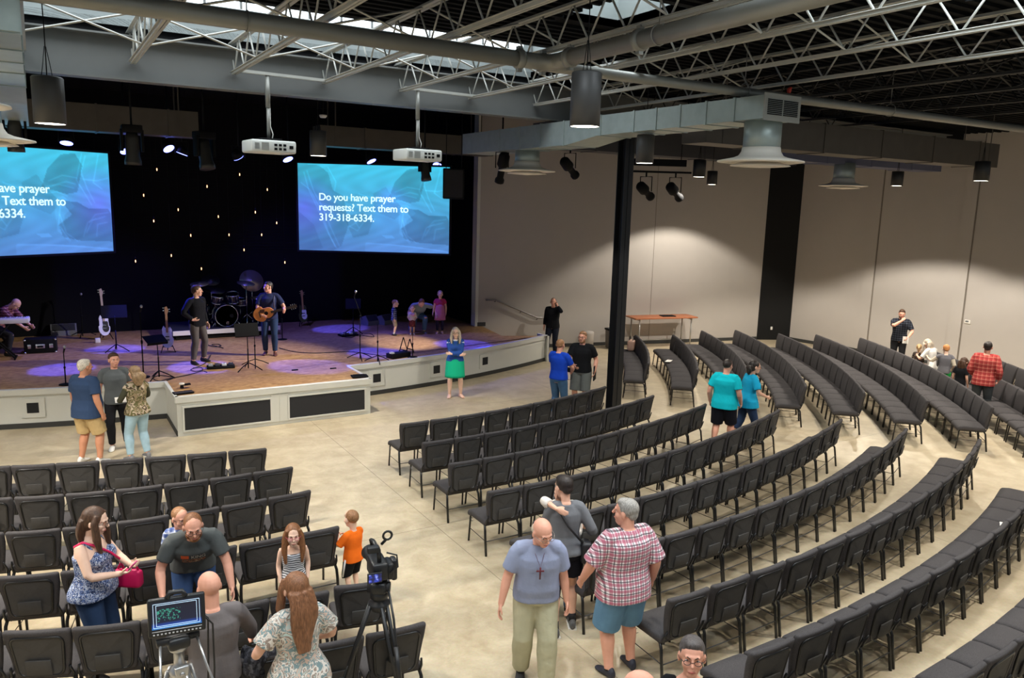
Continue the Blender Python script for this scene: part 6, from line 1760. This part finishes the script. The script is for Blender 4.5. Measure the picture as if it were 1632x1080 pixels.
MB().box((0, -.027, -Hh * .345), (W * .86, .003, .004), M).build('bezel_line', mat('button_grey', (190, 190, 190), .5), t)
MB().tube([(-.06, 0, .27), (-.04, .02, .30), (.04, .02, .30), (.06, 0, .27)], .018, 8).build('top_handle', m_rig, t)
MB().tube([(.15, .03, .12), (.20, .05, .05), (.19, .06, -.3), (.17, .02, -.7)], .007, 6).build('lead', m_rig, t)
MB().tube([(.16, .03, .10), (.23, .05, .0), (.23, .06, -.35), (.21, .02, -.75)], .007, 6).build('lead', m_rig, t)
# dark jacket hung over the seats between the two near people
P2 = gp(418, 1045, .86)
mb = MB(); random.seed(3)
for k in range(26):
    a = random.uniform(0, 6.28); mb.ell((random.uniform(-.14, .14), random.uniform(-.09, .09), random.uniform(-.22, .05)), (random.uniform(.03, .07), random.uniform(.03, .06), random.uniform(.04, .10)))
o = obj_from(remesh(mb, .012, 3), 'jacket', blotch('dark_print', [(34, 34, 38), (60, 60, 66), (92, 92, 98)], 22)); o.location = P2
tag(o, 'dark printed jacket hung over the seat beside the bald man', 'jacket')
# ================================================================== CHAIRS
def fab(nt, b, co):
    n = N(nt, 'ShaderNodeTexNoise', Scale=260.0, Detail=2.0); nt.links.new(co, n.inputs['Vector'])
    nt.links.new(ramp(nt, n.outputs['Fac'], [(0.3, rgb(54, 51, 52)), (0.7, rgb(84, 81, 81))]), b.inputs['Base Color'])
    bp = nt.nodes.new('ShaderNodeBump'); bp.inputs['Strength'].default_value = .25; bp.inputs['Distance'].default_value = .004
    nt.links.new(n.outputs['Fac'], bp.inputs['Height']); nt.links.new(bp.outputs['Normal'], b.inputs['Normal'])
m_fab = node_mat('charcoal_chair_fabric', fab, .95, .15)
m_panel = mat('chair_back_panel', (70, 68, 66), .8, noise=.15, nscale=40, spec=.2)
m_leg = mat('black_chair_tube', (15, 15, 16), .35, spec=.5)
m_brk = mat('chair_bracket', (120, 120, 122), .4, metal=.6)
TILT = radians(9)
def back_M(z=.425, y=-.262): return Matrix.Translation((0, y, z)) @ Matrix.Rotation(TILT, 4, 'X')
def make_chair():
    t = thing('church_chair', 'x', 'chair')
    def puff(p):
        # crowned seat with a waterfall front edge
        if p.z > 0: p.z += .018 * (1 - (p.x / .27) ** 2) * (1 - (p.y / .25) ** 2)
        if p.y > .14: p.z -= .9 * (p.y - .14) ** 2 * 3
        return p
    MB().rbox((0, .0, .425), (.525, .50, .085), .035, 3, warp=puff, mid=5).build('seat', m_fab, t)
    def bow(p):
        p.y += .25 * (p.x ** 2) + .02 * (1 - (p.z / .25) ** 2)
        return p
    bk = MB().rbox((0, 0, .238), (.535, .062, .465), .03, 3, M=back_M(), warp=bow, taper=lambda u: .80 + .20 * min(1, u * 1.25), mid=4).build('backrest', m_fab, t)
    M = back_M()
    pts = []
    w, z0, z1, r = .208, .035, .415, .06
    for cx, cz, a0 in ((w - r, z0 + r, -90), (w - r, z1 - r, 0), (-w + r, z1 - r, 90), (-w + r, z0 + r, 180)):
        for k in range(5):
            a = radians(a0 + 90 * k / 4)
            pts.append((cx + r * cos(a), cz + r * sin(a)))
    def yb(x, z): return .25 * x * x + .02 * (1 - ((z - .245) / .25) ** 2) - .031
    P = [Vector((x * (.84 + .16 * min(1, z * 2.4)), yb(x, z) - .004, z)) for x, z in pts]
    mb = MB(); mb.add([M @ (p + Vector((0, -.004, 0))) for p in P] + [M @ Vector((0, yb(0, .24) - .012, .24))], [(i, (i + 1) % len(P), len(P)) for i in range(len(P))], False)
    mb.build('back_panel', m_panel, bk)
    MB().tube([M @ p for p in P], .0125, 6, closed=True).build('back_frame', m_leg, bk)
    mb = MB(); mb.rbox((0, -.044, .13), (.20, .014, .15), .005, 1, M=M); mb.build('book_pocket', m_panel, bk)
    for s in (-1, 1):
        MB().tube([(s * .225, .185, .40), (s * .228, .205, .36), (s * .235, .235, .0)], .0135, 8).build('leg', m_leg, t)
        MB().tube([(s * .225, -.17, .40), (s * .240, -.222, .385), (s * .249, -.248, .34), (s * .253, -.262, .25), (s * .254, -.30, .0)], .0165, 8).build('leg', m_leg, t)
    f = MB()
    for s in (-1, 1):
        f.tube([(s * .215, .20, .375), (s * .215, -.20, .375)], .012, 6)
        f.tube([(s * .222, -.2, .38), (s * .238, -.25, .40), (s * .245, -.27, .46), (s * .232, -.30, .54)], .011, 6)
    f.tube([(-.215, .19, .375), (.215, .19, .375)], .012, 6); f.tube([(-.215, -.19, .375), (.215, -.19, .375)], .012, 6)
    f.build('seat_frame', m_leg, t)
    MB().tube([(-.250, -.275, .19), (.250, -.275, .19)], .006, 6).tube([(-.232, .218, .19), (-.250, -.275, .19)], .005, 5).build('stretcher', mat('stretcher_steel', (60, 60, 62), .4, metal=.4), t)
    MB().tube([(-.245, .12, .37), (-.262, .12, .36), (-.265, .10, .33), (-.255, .085, .345)], .004, 5).tube([(.245, .12, .37), (.26, .12, .36)], .004, 5).build('link_hook', m_brk, t)
    return t
proto = make_chair()
used = [False]
def place_chair(x, y, heading, label, group):
    """heading: degrees clockwise from the stage direction (+y)"""
    if not used[0]:
        c = proto; used[0] = True
    else:
        c = copy_tree(proto)
    c.location = (x, y, 0); c.rotation_euler = (0, 0, -radians(heading)); c['label'] = label; c['group'] = group
    CHAIRS.append((x, y))
    return c
CHAIRS = []
BACK = .36
def arc_row(cx, cy, rb, a0, a1, n, lab, group, off=0):
    """n chairs between polar angles a0..a1 (degrees from -y, anticlockwise seen from above); rb = radius of the backs"""
    for k in range(n):
        a = radians(a0 + (a1 - a0) * (k + .5) / n)
        r = rb - BACK
        place_chair(cx + r * sin(a), cy - r * cos(a), -degrees(a), lab(k), group)
MID_R = [13.92, 15.0, 16.04, 17.22, 18.29, 19.32, 20.40, 21.40, 22.45]
MID_X = [4.86, 4.77, 4.70, 4.66, 4.67, 4.68, 4.80, 4.80, 4.80]
MID_END = [18.8, 19.0, 19.5, 21.5, 21.9, 22.35, 22.75, 22.9, 23.1]
MID_N = [9, 10, 11, 13, 14, 15, 15, 16, 17]
ROWN = ['front', 'second', 'third', 'fourth', 'fifth', 'sixth', 'seventh', 'eighth', 'ninth']
for i in range(9):
    a0 = degrees(math.asin((MID_X[i] - 5.23) / MID_R[i]))
    k0 = 0
    def lab(k, i=i): return 'charcoal padded chair, %s from centre aisle, %s row of middle block' % (ORD[k + 1], ROWN[i])
    n, a1 = MID_N[i], MID_END[i]
    if i >= 7:
        n = 14 if i == 7 else 12
        a1 = a0 + n * (MID_END[i] - a0) / MID_N[i]
    arc_row(5.23, 25.33, MID_R[i], a0, a1, n, lab, 'middle block, %s row' % ROWN[i])
RN = [8, 9, 12, 14, 14, 15, 15, 12, 12]
RA0 = [47.0, 45.7, 44.2, 42.9, 42.5, 41.9, 41.7, 41.3, 41.0]
RA1 = [61.2, 61.8, 64.5, 65.0, 63.4, 63.2, 62.0, 57.6, 56.6]
for i in range(9):
    def lab(k, i=i): return 'charcoal padded chair, %s from side aisle, %s row of far right block' % (ORD[k + 1], ROWN[i])
    arc_row(.14, 24.8, 16.38 + 1.12 * i, RA0[i], RA1[i], RN[i], lab, 'far right block, %s row' % ROWN[i])
# left block: the line of each row's backs, from left to right
LEFT = [[(-1.55, 12.17), (-1.04, 11.97), (-.53, 11.81), (-.03, 11.66), (.5, 11.53), (1.04, 11.41), (1.57, 11.29), (2.10, 11.18), (2.65, 11.09)],
        [(-1.5, 10.92), (-1.0, 10.72), (-.48, 10.52), (.05, 10.37), (.59, 10.26), (1.13, 10.19), (1.68, 10.14), (2.22, 10.13), (2.77, 10.13)],
        [(-1.05, 9.62), (-.54, 9.42), (-.01, 9.27), (.53, 9.18), (1.07, 9.14), (1.63, 9.13), (2.18, 9.14), (2.73, 9.17)],
        [(-1.1, 8.48), (-.58, 8.30), (-.05, 8.14), (.48, 8.04), (1.03, 7.99), (1.58, 7.97), (2.13, 7.96), (2.68, 7.95)],
        [(-1.0, 7.4), (-.5, 7.18), (-.0, 6.97), (.52, 6.82), (1.05, 6.75), (1.58, 6.68), (2.10, 6.58), (2.62, 6.47)],
        [(1.04, 5.86), (1.58, 5.78), (2.13, 5.70), (2.67, 5.65)]]
for i, row in enumerate(LEFT):
    n = len(row) - 1
    for k in range(n):
        a, b = Vector(row[k]), Vector(row[k + 1])
        d = (b - a).normalized(); nrm = Vector((-d.y, d.x))
        c = (a + b) / 2 + nrm * BACK
        if i == 4 and k == n - 1: c += Vector((.06, .05))
        place_chair(c.x, c.y, -degrees(atan2(d.y, d.x)), 'charcoal padded chair, %s from centre aisle, %s row of left block' % (ORD[n - k], ROWN[i]), 'left block, %s row' % ROWN[i])
